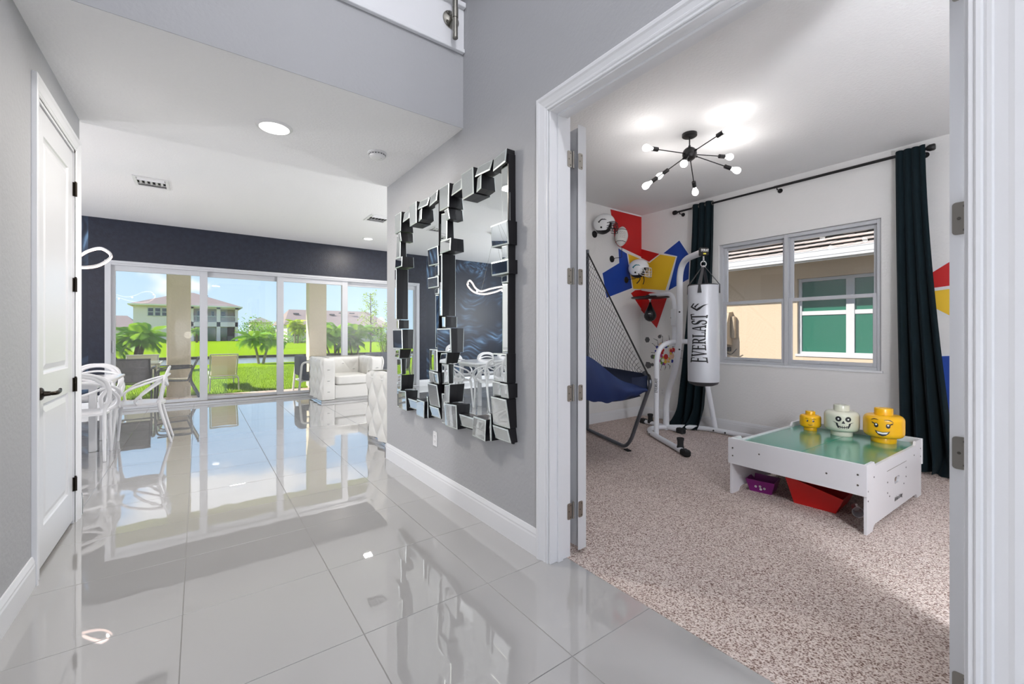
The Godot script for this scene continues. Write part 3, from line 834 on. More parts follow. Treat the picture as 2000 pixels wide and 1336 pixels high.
func curl_chair() -> Node3D:   # white moulded chair whose back and arms are three looping bands; it faces +z
	var t := thing("dining_chair", "", "chair", Vector3.ZERO, 0.0, "white looped-back dining chairs")
	var g := Geo.new()
	var f := func(u: float, v: float) -> Vector3:
		var a := (u - 0.5) * 2.0
		var b := (v - 0.5) * 2.0
		var q := Vector2(a, b)
		var r := maxf(absf(a), absf(b))
		if q.length() > 0.001:
			q = q.normalized() * r * pow(1.0 / maxf(absf(q.normalized().x), absf(q.normalized().y)), 0.45)
		return Vector3(q.x * 0.225, 0.462 - 0.022 * (1 - r * r) + (0.01 if r < 0.9 else 0.0) - (0.025 * maxf(0, b - 0.8) * 5 * 0.2), 0.01 + q.y * 0.225)
	g.surf(f, 20, 20, false, 0.022)
	part("seat", g, M.white_plastic, t, false)
	for s in [-1.0, 1.0]:
		part("leg", Geo.new().tube(smooth([Vector3(s * 0.235, 0, 0.225), Vector3(s * 0.228, 0.22, 0.21), Vector3(s * 0.218, 0.43, 0.19), Vector3(s * 0.2, 0.455, 0.16)], 4), [0.011, 0.012, 0.013, 0.014, 0.015, 0.016, 0.017, 0.018, 0.02, 0.02, 0.02, 0.018, 0.016], 10), M.white_plastic, t, false)
		part("leg", Geo.new().tube(smooth([Vector3(s * 0.19, 0, -0.275), Vector3(s * 0.188, 0.22, -0.215), Vector3(s * 0.185, 0.45, -0.165), Vector3(s * 0.19, 0.56, -0.185)], 4), [0.011, 0.012, 0.013, 0.014, 0.016, 0.017, 0.018, 0.019, 0.019, 0.018, 0.017, 0.015, 0.013], 10), M.white_plastic, t, false)
	var bands := [
		[Vector3(-0.19, 0.5, -0.17), Vector3(-0.225, 0.62, -0.19), Vector3(-0.2, 0.77, -0.225), Vector3(-0.1, 0.835, -0.245), Vector3(0, 0.845, -0.25), Vector3(0.1, 0.835, -0.245), Vector3(0.2, 0.77, -0.225), Vector3(0.225, 0.62, -0.19), Vector3(0.19, 0.5, -0.17)],
		[Vector3(-0.218, 0.45, 0.16), Vector3(-0.275, 0.54, 0.17), Vector3(-0.295, 0.63, 0.08), Vector3(-0.27, 0.69, -0.06), Vector3(-0.18, 0.735, -0.19), Vector3(0, 0.765, -0.245), Vector3(0.18, 0.735, -0.19), Vector3(0.27, 0.69, -0.06), Vector3(0.295, 0.63, 0.08), Vector3(0.275, 0.54, 0.17), Vector3(0.218, 0.45, 0.16)],
		[Vector3(-0.2, 0.455, 0.02), Vector3(-0.28, 0.51, 0.03), Vector3(-0.285, 0.6, -0.06), Vector3(-0.2, 0.7, -0.19), Vector3(-0.1, 0.665, -0.215), Vector3(0, 0.64, -0.225), Vector3(0.1, 0.665, -0.215), Vector3(0.2, 0.7, -0.19), Vector3(0.285, 0.6, -0.06), Vector3(0.28, 0.51, 0.03), Vector3(0.2, 0.455, 0.02)],
		[Vector3(-0.19, 0.46, -0.15), Vector3(-0.16, 0.6, -0.195), Vector3(-0.2, 0.7, -0.2), Vector3(-0.12, 0.8, -0.235), Vector3(0, 0.83, -0.245), Vector3(0.12, 0.8, -0.235), Vector3(0.2, 0.7, -0.2), Vector3(0.16, 0.6, -0.195), Vector3(0.19, 0.46, -0.15)]]
	for b in bands:
		part("back_band", Geo.new().tube(smooth(b, 6), 0.0125, 10, false, true, 1.5), M.white_plastic, t, false)
	return t


func dining_set() -> void:
	var c := curl_chair()
	c.position = Vector3(-0.52, 0, -6.42)
	c.rotation.y = -PI / 2
	c.set_meta("label", "white looped-back dining chair at the table's end, nearest the sliding doors")
	copy(c, "white looped-back dining chair with its back to the hall, half behind the closet wall", Vector3(-0.95, 0, -5.9), PI + 0.12)
	copy(c, "white looped-back dining chair across the table, facing the hall", Vector3(-1.05, 0, -7.2), -0.1)
	copy(c, "white looped-back dining chair at the hidden end of the table", Vector3(-2.45, 0, -6.5), PI / 2)
	copy(c, "second white looped-back dining chair on the hall side of the table", Vector3(-1.8, 0, -5.88), PI - 0.1)
	copy(c, "second white looped-back dining chair on the navy wall side of the table", Vector3(-1.8, 0, -7.18), 0.06)
	var t := thing("dining_table", "white dining table with a glossy top among the looped chairs", "table", Vector3(-1.45, 0, -6.52))
	mat("white_gloss", rgb(240, 241, 243), 0.08)
	part("table_top", Geo.new().box(Vector3(0, 0.735, 0), Vector3(1.46, 0.03, 0.96), 0.006), M.white_gloss, t, false)
	part("apron", Geo.new().box(Vector3(0, 0.69, 0), Vector3(1.2, 0.06, 0.7), 0.004), M.white_plastic, t, false)
	for sx in [-1.0, 1.0]:
		for sz in [-1.0, 1.0]:
			part("leg", Geo.new().box(Vector3(sx * 0.56, 0.36, sz * 0.31), Vector3(0.06, 0.72, 0.06), 0.006), M.white_plastic, t, false)


func led_pendant() -> void:
	var at := Vector3(-1.45, 1.9, -6.5)
	var t := thing("pendant_lamp", "glowing wavy loop pendant lamp over the white dining table", "lamp", at)
	var p := smooth([Vector3(-0.775, 2.09, -6.42), Vector3(-0.86, 2.178, -6.5), Vector3(-0.98, 2.155, -6.6), Vector3(-1.1, 2.075, -6.68), Vector3(-1.25, 2.03, -6.72), Vector3(-1.5, 2.1, -6.75), Vector3(-1.8, 2.15, -6.7), Vector3(-2.05, 2.05, -6.5), Vector3(-1.9, 1.95, -6.3), Vector3(-1.5, 2.05, -6.25), Vector3(-1.25, 1.98, -6.28), Vector3(-1.05, 1.935, -6.32), Vector3(-0.88, 1.97, -6.38)], 6, true)
	part("light_strip", Geo.new().tube(p, 0.0125, 10, true), M.led_glow, t)
	var back := []
	for q in p:
		back.append(q + Vector3(0, 0.012, 0))
	part("channel", Geo.new().tube(back, 0.0105, 8, true), M.white_plastic, t)
	for q in [Vector3(-1.25, 2.04, -6.72), Vector3(-1.5, 2.06, -6.25), Vector3(-1.95, 2.1, -6.6)]:
		part("cable", Geo.new().tube([q, Vector3(-1.4 + 0.04 * (q.x + 1.4), 3.08, -6.5)], 0.002, 6), M.brushed_steel, t)
	part("canopy", Geo.new().lathe([Vector2(0, -0.035), Vector2(0.08, -0.035), Vector2(0.085, -0.03), Vector2(0.085, 0)], Vector3(-1.4, 3.1, -6.5), 28), M.white_plastic, t)
	for k in [3, 20, 38, 56]:
		omni("pendant_light", p[k] - Vector3(0, 0.03, 0), Color(1.0, 0.86, 0.8), 0.06, 0.012)


# ---------------------------------------------------------------- things of the playroom
func playroom_things() -> void:
	M["paint_red"] = mat("paint_red", rgb(196, 20, 22), 0.5)
	mat("paint_blue", rgb(16, 64, 158), 0.5)
	mat("paint_yellow", rgb(240, 196, 44), 0.5)
	wall_painting()
	sputnik_lamp()
	curtains()
	wall_ball_things()
	boxing_stand()
	hoop_game()
	train_table()
	var o := thing("power_outlet", "white power outlet on the window wall behind the punching bag stand", "outlet", Vector3(PX, 0.395, -3.69))
	outlet(o, Vector3(PX, 0.395, -3.69), Vector3.LEFT, Vector3.BACK)


var patches := 0

func patch(parent: Node3D, called: String, m: Material, pts: Array, on_window_wall: bool) -> void:   # a field of wall paint with its white taped edge; points are (x or z, y)
	var poly := PackedVector2Array(pts)
	var grown := Geometry2D.offset_polygon(poly, 0.014, Geometry2D.JOIN_MITER)
	var T := Transform3D(Basis.IDENTITY, Vector3(0, 0, PZ)) if not on_window_wall else Transform3D(Basis(Vector3.BACK, Vector3.UP, Vector3.LEFT), Vector3(PX, 0, 0))
	var e := part(called, Geo.new().prism(poly, -0.003, 0.004 + 0.0002 * patches, T), m, parent)
	if grown.size() > 0:
		part("white_edge", Geo.new().prism(grown[0], -0.003, 0.0008 + 0.0002 * patches, T), M.trim_paint, e)
	patches += 1


func wall_painting() -> void:
	var a := get_node("wall_painted")
	patch(a, "red_field", M.paint_red, [Vector2(4.742, 3.017), Vector2(5.4495, 3.022), Vector2(5.4495, 2.415), Vector2(4.912, 2.512), Vector2(4.85, 2.56)], false)
	patch(a, "blue_field", M.paint_blue, [Vector2(4.915, 2.48), Vector2(5.105, 2.425), Vector2(5.225, 1.925), Vector2(4.66, 1.75), Vector2(4.575, 2.09), Vector2(4.935, 2.27)], false)
	patch(a, "yellow_field", M.paint_yellow, [Vector2(5.135, 2.425), Vector2(5.4495, 2.375), Vector2(5.4495, 1.92), Vector2(5.255, 1.915)], false)
	patch(a, "red_field", M.paint_red, [Vector2(5.2, 1.845), Vector2(5.3, 1.895), Vector2(5.4495, 1.91), Vector2(5.4495, 1.62)], false)
	var b := get_node("wall_window")
	patch(b, "red_field", M.paint_red, [Vector2(-4.0595, 2.535), Vector2(-3.742, 2.411), Vector2(-3.918, 2.323), Vector2(-4.0595, 2.4)], true)
	patch(b, "yellow_field", M.paint_yellow, [Vector2(-4.0595, 2.37), Vector2(-3.91, 2.3), Vector2(-3.725, 2.4), Vector2(-3.475, 2.327), Vector2(-3.64, 1.869), Vector2(-4.0595, 1.93)], true)
	patch(b, "blue_field", M.paint_blue, [Vector2(-3.67, 2.41), Vector2(-3.419, 2.55), Vector2(-3.264, 2.311), Vector2(-3.28, 1.995), Vector2(-3.59, 1.864), Vector2(-3.45, 2.335)], true)
	patch(b, "red_field", M.paint_red, [Vector2(-4.0595, 1.9), Vector2(-3.598, 1.8), Vector2(-3.785, 1.325), Vector2(-4.0595, 1.6)], true)
	patch(b, "red_field", M.paint_red, [Vector2(-0.9, 1.77), Vector2(-0.56, 2.02), Vector2(-0.56, 1.69), Vector2(-0.9, 1.655)], true)
	patch(b, "yellow_field", M.paint_yellow, [Vector2(-0.9, 1.625), Vector2(-0.56, 1.66), Vector2(-0.56, 1.35), Vector2(-0.7, 1.37), Vector2(-0.9, 1.52)], true)
	patch(b, "blue_field", M.paint_blue, [Vector2(-0.95, 1.02), Vector2(-0.5, 1.06), Vector2(-0.5, 0.5), Vector2(-0.95, 0.5)], true)
	# sticker of a cracked hole with stones and bright balls
	var t := thing("wall_sticker", "wall sticker of cracked grey stones and coloured toys behind the punching bag stand", "wall sticker", Vector3(PX, 0.95, -3.68))
	mat("sticker_stone", rgb(96, 96, 98), 0.6)
	mat("sticker_black", rgb(30, 30, 32), 0.6)
	var cols := [rgb(200, 36, 40), rgb(40, 50, 150), rgb(226, 190, 70), rgb(120, 160, 60), rgb(236, 196, 170), rgb(190, 60, 130), rgb(110, 60, 150), rgb(240, 236, 230)]
	var T := Transform3D(Basis(Vector3.BACK, Vector3.UP, Vector3.LEFT), Vector3(PX, 0, 0))
	var r := RandomNumberGenerator.new()
	r.seed = 5
	var g := Geo.new()
	for k in 15:
		var an := TAU * k / 15 + r.randf() * 0.3
		var p := Vector2(-3.66, 0.95) + Vector2(cos(an), sin(an)) * 0.16
		var q := p + Vector2(cos(an), sin(an)) * r.randf_range(0.06, 0.15)
		var mid := (p + q) * 0.5 + Vector2(r.randf_range(-0.03, 0.03), r.randf_range(-0.03, 0.03))
		for e in [[p, mid], [mid, q]]:
			var sd: Vector2 = (e[1] - e[0]).orthogonal().normalized() * 0.005
			g.prism(PackedVector2Array([e[0] - sd, e[0] + sd, e[1] + sd * 0.3, e[1] - sd * 0.3]), 0.0, 0.0008, T)
	part("crack", g, M.sticker_black, t)
	for s in [[-3.95, 1.15, 0.05], [-3.93, 0.77, 0.06], [-3.86, 0.9, 0.035], [-3.86, 0.78, 0.03], [-3.46, 0.82, 0.04], [-3.74, 1.2, 0.03]]:
		var poly := PackedVector2Array()
		for k in 6:
			var an: float = TAU * k / 6 + s[0] * 9
			poly.append(Vector2(s[0], s[1]) + Vector2(cos(an), sin(an)) * s[2] * r.randf_range(0.75, 1.1))
		part("stone", Geo.new().prism(poly, 0.0, 0.001, T), M.sticker_stone, t)
	for k in 44:
		var an := r.randf() * TAU
		var d := sqrt(r.randf()) * 0.17
		var rad := r.randf_range(0.014, 0.04)
		var poly := PackedVector2Array()
		for j in 14:
			poly.append(Vector2(-3.66 + cos(an) * d, 0.95 + sin(an) * d) + Vector2(cos(TAU * j / 14), sin(TAU * j / 14) * 1.15) * rad)
		var nm := "sticker_colour_%d" % (k % 8)
		if not M.has(nm):
			mat(nm, cols[k % 8], 0.5)
		part("ball_print", Geo.new().prism(poly, 0.0, 0.001 + 0.0001 * k, T), M[nm], t)


func sputnik_lamp() -> void:
	var c := Vector3(3.564, 2.857, -2.136)
	var t := thing("ceiling_lamp", "black ceiling lamp with bare white bulbs on arms pointing every way", "ceiling lamp", Vector3(c.x, 3.04, c.z))
	part("canopy", Geo.new().lathe([Vector2(0, -0.028), Vector2(0.058, -0.028), Vector2(0.064, -0.023), Vector2(0.064, 0)], t.position, 32), M.black_metal, t)
	part("stem", Geo.new().tube([t.position - Vector3(0, 0.02, 0), c], 0.006, 10).tube([c + Vector3(0, 0.05, 0), c + Vector3(0, 0.075, 0)], 0.011, 10), M.black_metal, t)
	part("hub", Geo.new().ball(c, Vector3.ONE * 0.062, 28, 16), M.black_metal, t)
	for b in [Vector3(3.079, 2.826, -2.245), Vector3(3.51, 2.93, -1.74), Vector3(4.0, 2.89, -1.99), Vector3(3.961, 2.728, -1.905), Vector3(3.888, 2.611, -2.27), Vector3(3.245, 2.569, -2.371), Vector3(3.68, 2.8, -2.53), Vector3(3.18, 2.62, -1.955)]:
		var d: Vector3 = (b - c).normalized()
		var n: float = (b - c).length()
		var B := Basis(Quaternion(Vector3.UP, d))
		part("arm", Geo.new().tube([c, c + d * (n - 0.1)], 0.0045, 8).tube([c + d * 0.055, c + d * 0.075], 0.009, 10), M.black_metal, t)
		var s := part("socket", Geo.new().lathe([Vector2(0.006, -0.132), Vector2(0.013, -0.13), Vector2(0.0185, -0.126), Vector2(0.0185, -0.068), Vector2(0.016, -0.066)], b, 16, B), M.black_metal, t)
		part("bulb", Geo.new().lathe([Vector2(0.013, -0.07), Vector2(0.014, -0.055), Vector2(0.019, -0.038), Vector2(0.027, -0.018), Vector2(0.03, 0.0), Vector2(0.0275, 0.014), Vector2(0.02, 0.024), Vector2(0.01, 0.029), Vector2(0, 0.03)], b, 20, B), M.bulb_glow, s)
		omni("bulb_light", b, Color(1, 0.98, 0.96), 0.03, 0.028)


func curtain_sheet(zt0: float, zt1: float, zb0: float, zb1: float, xb: float, phase: float, ragged: float) -> Geo:
	var f := func(u: float, v: float) -> Vector3:
		var y := lerpf(2.965, 0.005, v)
		var e := pow(v, 1.5)
		var z := lerpf(lerpf(zt0, zb0, e), lerpf(zt1, zb1, e), u)
		var amp := lerpf(0.042, 0.075, v)
		var w := sin(u * TAU * 3.5 + phase + v * 0.5) + 0.35 * sin(u * TAU * 7.0 + phase * 2.0 + v * 2.0) * v
		var x := lerpf(PX - 0.09, xb, e) + amp * w
		z += 0.02 * cos(u * TAU * 3.5 + phase) * (1.0 - v * 0.4)
		if v > 0.9:
			var q := (v - 0.9) * 10.0
			x -= ragged * q * q * (0.5 + 0.5 * sin(u * 9.0))
			z += 0.05 * q * q * sin(u * 13.0 + 1.0)
			y = maxf(0.006 + 0.02 * (0.5 + 0.5 * sin(u * 21.0)) * q, y)
		return Vector3(x, y, z)
	return Geo.new().surf(f, 90, 60, false, 0.004)


func curtains() -> void:
	var m := mat("curtain_cloth", rgb(16, 31, 37), 0.85, 0.0, 0.3)
	m.rim_enabled = true
	m.rim = 0.35
	m.rim_tint = 0.6
	var rod := thing("curtain_rod", "long black curtain rod with round ends above the playroom window", "curtain rod", Vector3(PX - 0.09, 2.93, -2.15))
	var a := Vector3(PX - 0.09, 2.93, -3.42)
	var b := Vector3(PX - 0.09, 2.93, -0.86)
	part("rod", Geo.new().tube([a, Vector3(a.x, a.y, -2.1)], 0.0125, 14).tube([Vector3(a.x, a.y, -2.16), b], 0.0145, 14), M.black_metal, rod)
	for e in [a, b]:
		var s := signf(e.z + 2.0)
		part("finial", Geo.new().lathe([Vector2(0, -0.02), Vector2(0.02, -0.02), Vector2(0.024, -0.012), Vector2(0.03, 0.0), Vector2(0.03, 0.03), Vector2(0.024, 0.038), Vector2(0, 0.04)], e, 24, Basis(Quaternion(Vector3.UP, Vector3(0, 0, s)))), M.black_metal, rod)
	for z in [-3.36, -2.13, -0.9]:
		var g := Geo.new()
		g.tube([Vector3(a.x, a.y - 0.012, z), Vector3(a.x, a.y - 0.03, z), Vector3(PX - 0.004, a.y - 0.03, z)], 0.006, 8)
		g.lathe([Vector2(0, 0), Vector2(0.026, 0), Vector2(0.026, 0.006), Vector2(0, 0.008)], Vector3(PX, a.y - 0.03, z), 18, Basis(Quaternion(Vector3.UP, Vector3.LEFT)))
		part("bracket", g, M.black_metal, rod)
	for k in 2:
		var t: Node3D
		var zs: Array
		if k == 0:
			t = thing("curtain", "dark green curtain behind the punching bag, its hem bunched on the carpet", "curtain", Vector3(PX - 0.09, 0, -3.05), 0.0, "dark window curtains")
			part("cloth", curtain_sheet(-3.18, -2.87, -3.36, -2.96, PX - 0.2, 0.6, 0.22), m, t)
			zs = [-3.16, -3.07, -2.98, -2.89]
		else:
			t = thing("curtain", "long dark green curtain at the window's right, reaching the carpet behind the table", "curtain", Vector3(PX - 0.09, 0, -0.98), 0.0, "dark window curtains")
			part("cloth", curtain_sheet(-1.085, -0.895, -1.03, -0.66, PX - 0.24, 2.2, 0.1), m, t)
			zs = [-1.07, -1.02, -0.96, -0.91]
		for z in zs:
			part("grommet", Geo.new().tube(arc(Vector3(PX - 0.09, 2.93, z), Vector3(0, 0.02, 0), Vector3(0.02, 0, 0.004), 0, TAU * 0.96, 18), 0.005, 8, true), M.satin_nickel, t)


func helmet(label: String, at: Vector3, face: Vector3, cage: Material, logo_col: Color, straps: bool) -> void:
	var t := thing("football_helmet", label, "helmet", at, 0.0, "football helmets on the playroom wall")
	var B := Basis.looking_at(-face, Vector3.UP)
	t.basis = B
	var shell_f := func(u: float, v: float) -> Vector3:
		var a := u * TAU
		var d := Vector3(cos(a) * sin(v * PI * 0.72), cos(v * PI * 0.72), sin(a) * sin(v * PI * 0.72))
		var p := Vector3(d.x * 0.112, d.y * 0.125 + 0.03, d.z * 0.142)
		if v > 0.55:                                                # open face: the rim is cut back in front, ear flaps hang lower at the sides
			var q := (v - 0.55) / 0.45
			var front := smoothstep(0.35, 0.8, d.z)
			p.y = lerpf(p.y, lerpf(p.y - 0.03 * smoothstep(0.2, 0.9, absf(d.x)), 0.055 + 0.0 * q, front), q)
			p.z = lerpf(p.z, p.z - 0.004, front * q)
			p.x *= 1.0 - 0.03 * q
		return p
	part("shell", Geo.new().surf(shell_f, 40, 24, true, 0.006), M.white_gloss, t, false)
	part("padding", Geo.new().ball(Vector3(0, 0.0, -0.012), Vector3(0.095, 0.115, 0.115), 24, 14), M.black_plastic, t, false)
	var g := Geo.new()
	for y in [0.028, -0.028, -0.062, -0.098]:
		var w := 0.118 - 0.012 * absf(y + 0.028) / 0.07
		var zz: float = 0.165 + (0.012 if y < 0 else 0.0)
		g.tube(smooth([Vector3(-0.108, y * 0.7 - 0.01, 0.07), Vector3(-w + 0.02, y, 0.13), Vector3(-0.05, y, zz), Vector3(0.05, y, zz), Vector3(w - 0.02, y, 0.13), Vector3(0.108, y * 0.7 - 0.01, 0.07)], 5), 0.0045, 8)
	for x in [-0.045, 0.045]:
		g.tube(smooth([Vector3(x, 0.028, 0.168), Vector3(x, -0.03, 0.178), Vector3(x, -0.098, 0.172)], 4), 0.0045, 8)
	for x in [-0.095, 0.095]:
		g.tube(smooth([Vector3(x, 0.02, 0.1), Vector3(x * 0.98, -0.035, 0.125), Vector3(x * 0.8, -0.098, 0.14)], 4), 0.0045, 8)
	part("face_mask", g, cage, t, false)
	# stripes over the crown, and a leaping sea creature's emblem on each side
	g = Geo.new()
	for k in 3:
		var x: float = [-0.016, 0.0, 0.016][k]
		var f := func(u: float, v: float) -> Vector3:
			var a := lerpf(-0.15, 1.05, v) * PI - PI * 0.05
			return Vector3(x + (u - 0.5) * (0.011 if k == 1 else 0.007), sin(a) * 0.1262 + 0.03, cos(a) * 0.1435)
		g.surf(f, 2, 30)
	var lm := mat("helmet_stripe_%d" % used.football_helmet, logo_col, 0.4)
	part("stripe", g, lm, t, false)
	if not M.has("emblem_orange"):
		mat("emblem_orange", rgb(226, 100, 40), 0.4)
	for s in [-1.0, 1.0]:
		var onto := func(p: Vector2) -> Vector3:
			var d := Vector3(0, p.y / 0.125, p.x / 0.142)
			return Vector3(s * 0.1145 * sqrt(maxf(0.0, 1.0 - d.y * d.y - d.z * d.z)), p.y + 0.03, p.x)
		var ring := PackedVector2Array()
		for k in 20:
			ring.append(Vector2(0.01, 0.035) + Vector2(cos(TAU * k / 20), sin(TAU * k / 20)) * (0.03 if k % 2 == 0 else 0.024))
		part("emblem_sun", print_on(ring, onto, 0.0015, s), M.emblem_orange, t, false)
		var fish := PackedVector2Array([Vector2(-0.055, 0.0), Vector2(-0.03, 0.018), Vector2(0.0, 0.045), Vector2(0.005, 0.068), Vector2(0.022, 0.05), Vector2(0.05, 0.03), Vector2(0.06, 0.018), Vector2(0.035, 0.022), Vector2(0.0, 0.022), Vector2(-0.025, 0.0), Vector2(-0.035, -0.025), Vector2(-0.045, -0.008)])
		part("emblem", print_on(fish, onto, 0.003, s), lm, t, false)
	for s in [-1.0, 1.0]:
		part("ear_hole", Geo.new().tube([Vector3(s * 0.1, -0.045, -0.005), Vector3(s * 0.116, -0.045, -0.005)], 0.012, 12), M.black_plastic, t, false)
	if straps:
		for s in [-1.0, 1.0]:
			part("chin_strap", Geo.new().tube(smooth([Vector3(s * 0.1, -0.06, 0.04), Vector3(s * 0.085, -0.14, 0.06), Vector3(s * 0.075, -0.2, 0.03 + 0.02 * s)], 5), 0.007, 8, false, true, 0.4), M.black_rubber, t, false)


func print_on(poly: PackedVector2Array, onto: Callable, lift: float, side := 1.0) -> Geo:   # a flat print laid on a curved face
	var g := Geo.new()
	var t := Geometry2D.triangulate_polygon(poly)
	var tris := []
	for i in range(0, t.size(), 3):
		tris.append([poly[t[i]], poly[t[i + 1]], poly[t[i + 2]]])
	var out := []
	while tris.size() > 0:
		var c: Array = tris.pop_back()
		var longest := 0
		for k in 3:
			if (c[k] as Vector2).distance_to(c[(k + 1) % 3]) > (c[longest] as Vector2).distance_to(c[(longest + 1) % 3]):
				longest = k
		var a: Vector2 = c[longest]
		var b: Vector2 = c[(longest + 1) % 3]
		var o: Vector2 = c[(longest + 2) % 3]
		if a.distance_to(b) > 0.014:
			tris.append([a, (a + b) / 2, o])
			tris.append([(a + b) / 2, b, o])
		else:
			out.append(c)
	for c in out:
		var s := g.v.size()
		for p in c:
			var q: Vector3 = onto.call(p)
			var a: Vector3 = onto.call(p + Vector2(0.002, 0))
			var b: Vector3 = onto.call(p + Vector2(0, 0.002))
			var nn := (a - q).cross(b - q).normalized()
			if nn.dot(Vector3(side, 0, 0)) < 0:
				nn = -nn
			g.v.append(q + nn * lift)
			g.n.append(nn)
		g.tri(s, s + 1, s + 2)
	return g


func wall_ball_things() -> void:
	mat("white_cage", rgb(236, 236, 236), 0.35)
	mat("ball_leather", rgb(228, 226, 222), 0.5)
	mat("ink", rgb(120, 60, 60), 0.6)
	helmet("white football helmet with a black face mask, topmost on the painted wall", Vector3(4.417, 2.7, -3.89), Vector3(0.42, -0.05, 0.9), M.black_metal, rgb(38, 40, 48), false)
	helmet("white football helmet with a white face mask and hanging black chin straps", Vector3(5.13, 2.16, -3.87), Vector3(0.3, -0.05, 0.95), M.white_cage, rgb(20, 120, 140), true)
	for q in [[Vector3(4.412, 2.615, PZ), Vector3(4.45, 2.66, -3.93), "round black wall hook holding the topmost football helmet"], [Vector3(4.774, 2.311, PZ), Vector3(4.82, 2.45, -3.92), "round black wall hook holding the signed football"], [Vector3(5.09, 2.035, PZ), Vector3(5.13, 2.1, -3.92), "round black wall hook on the blue paint holding the lower helmet"]]:
		var p: Vector3 = q[0]
		var t := thing("wall_hook", q[2], "wall hook", p, 0.0, "black wall hooks for the ball and helmets")
		part("disc", Geo.new().lathe([Vector2(0.048, 0), Vector2(0.048, 0.006), Vector2(0.044, 0.01), Vector2(0, 0.011)], p, 28, Basis(Vector3.RIGHT, PI / 2)), M.black_plastic, t)
		var e: Vector3 = q[1]
		part("wire", Geo.new().tube(bent([p + Vector3(0, 0, 0.008), p + Vector3(0, 0.005, 0.07), Vector3(e.x, p.y + 0.005, e.z), e + Vector3(0, 0.02, 0)], 0.02), 0.004, 8), M.black_metal, t)
	var c := Vector3(4.79, 2.607, -3.9)
	var t := thing("football", "white signed football standing upright on the red painted wall", "football", c)
	var B := Basis(Vector3.BACK, -0.16)
	var prof := []
	for k in 21:
		var v := lerpf(-1, 1, k / 20.0)
		prof.append(Vector2(0.088 * pow(maxf(0.0, 1.0 - v * v), 0.72), v * 0.148))
	part("cover", Geo.new().lathe(prof, c, 28, B, 0.3), M.ball_leather, t)
	for y in [-0.085, 0.085]:
		var r: float = 0.0885 * pow(1.0 - pow(y / 0.148, 2), 0.72) + 0.0005
		part("band", Geo.new().lathe([Vector2(r + 0.002, y - 0.004), Vector2(r + 0.001, y + 0.004)], c, 28, B), M.black_plastic, t)
	var g := Geo.new()
	for k in 4:
		var y := 0.035 - 0.024 * k
		var pts := []
		for i in 9:
			var a := lerpf(-1.15, -0.25, i / 8.0)
			pts.append(c + B * Vector3(0.0885 * sin(a) * 0.99, y + 0.008 * sin(i * 2.3 + k * 1.7), 0.0885 * cos(a) * 0.99))
		g.tube(pts, 0.0012, 5)
	part("signature", g, M.ink, t)


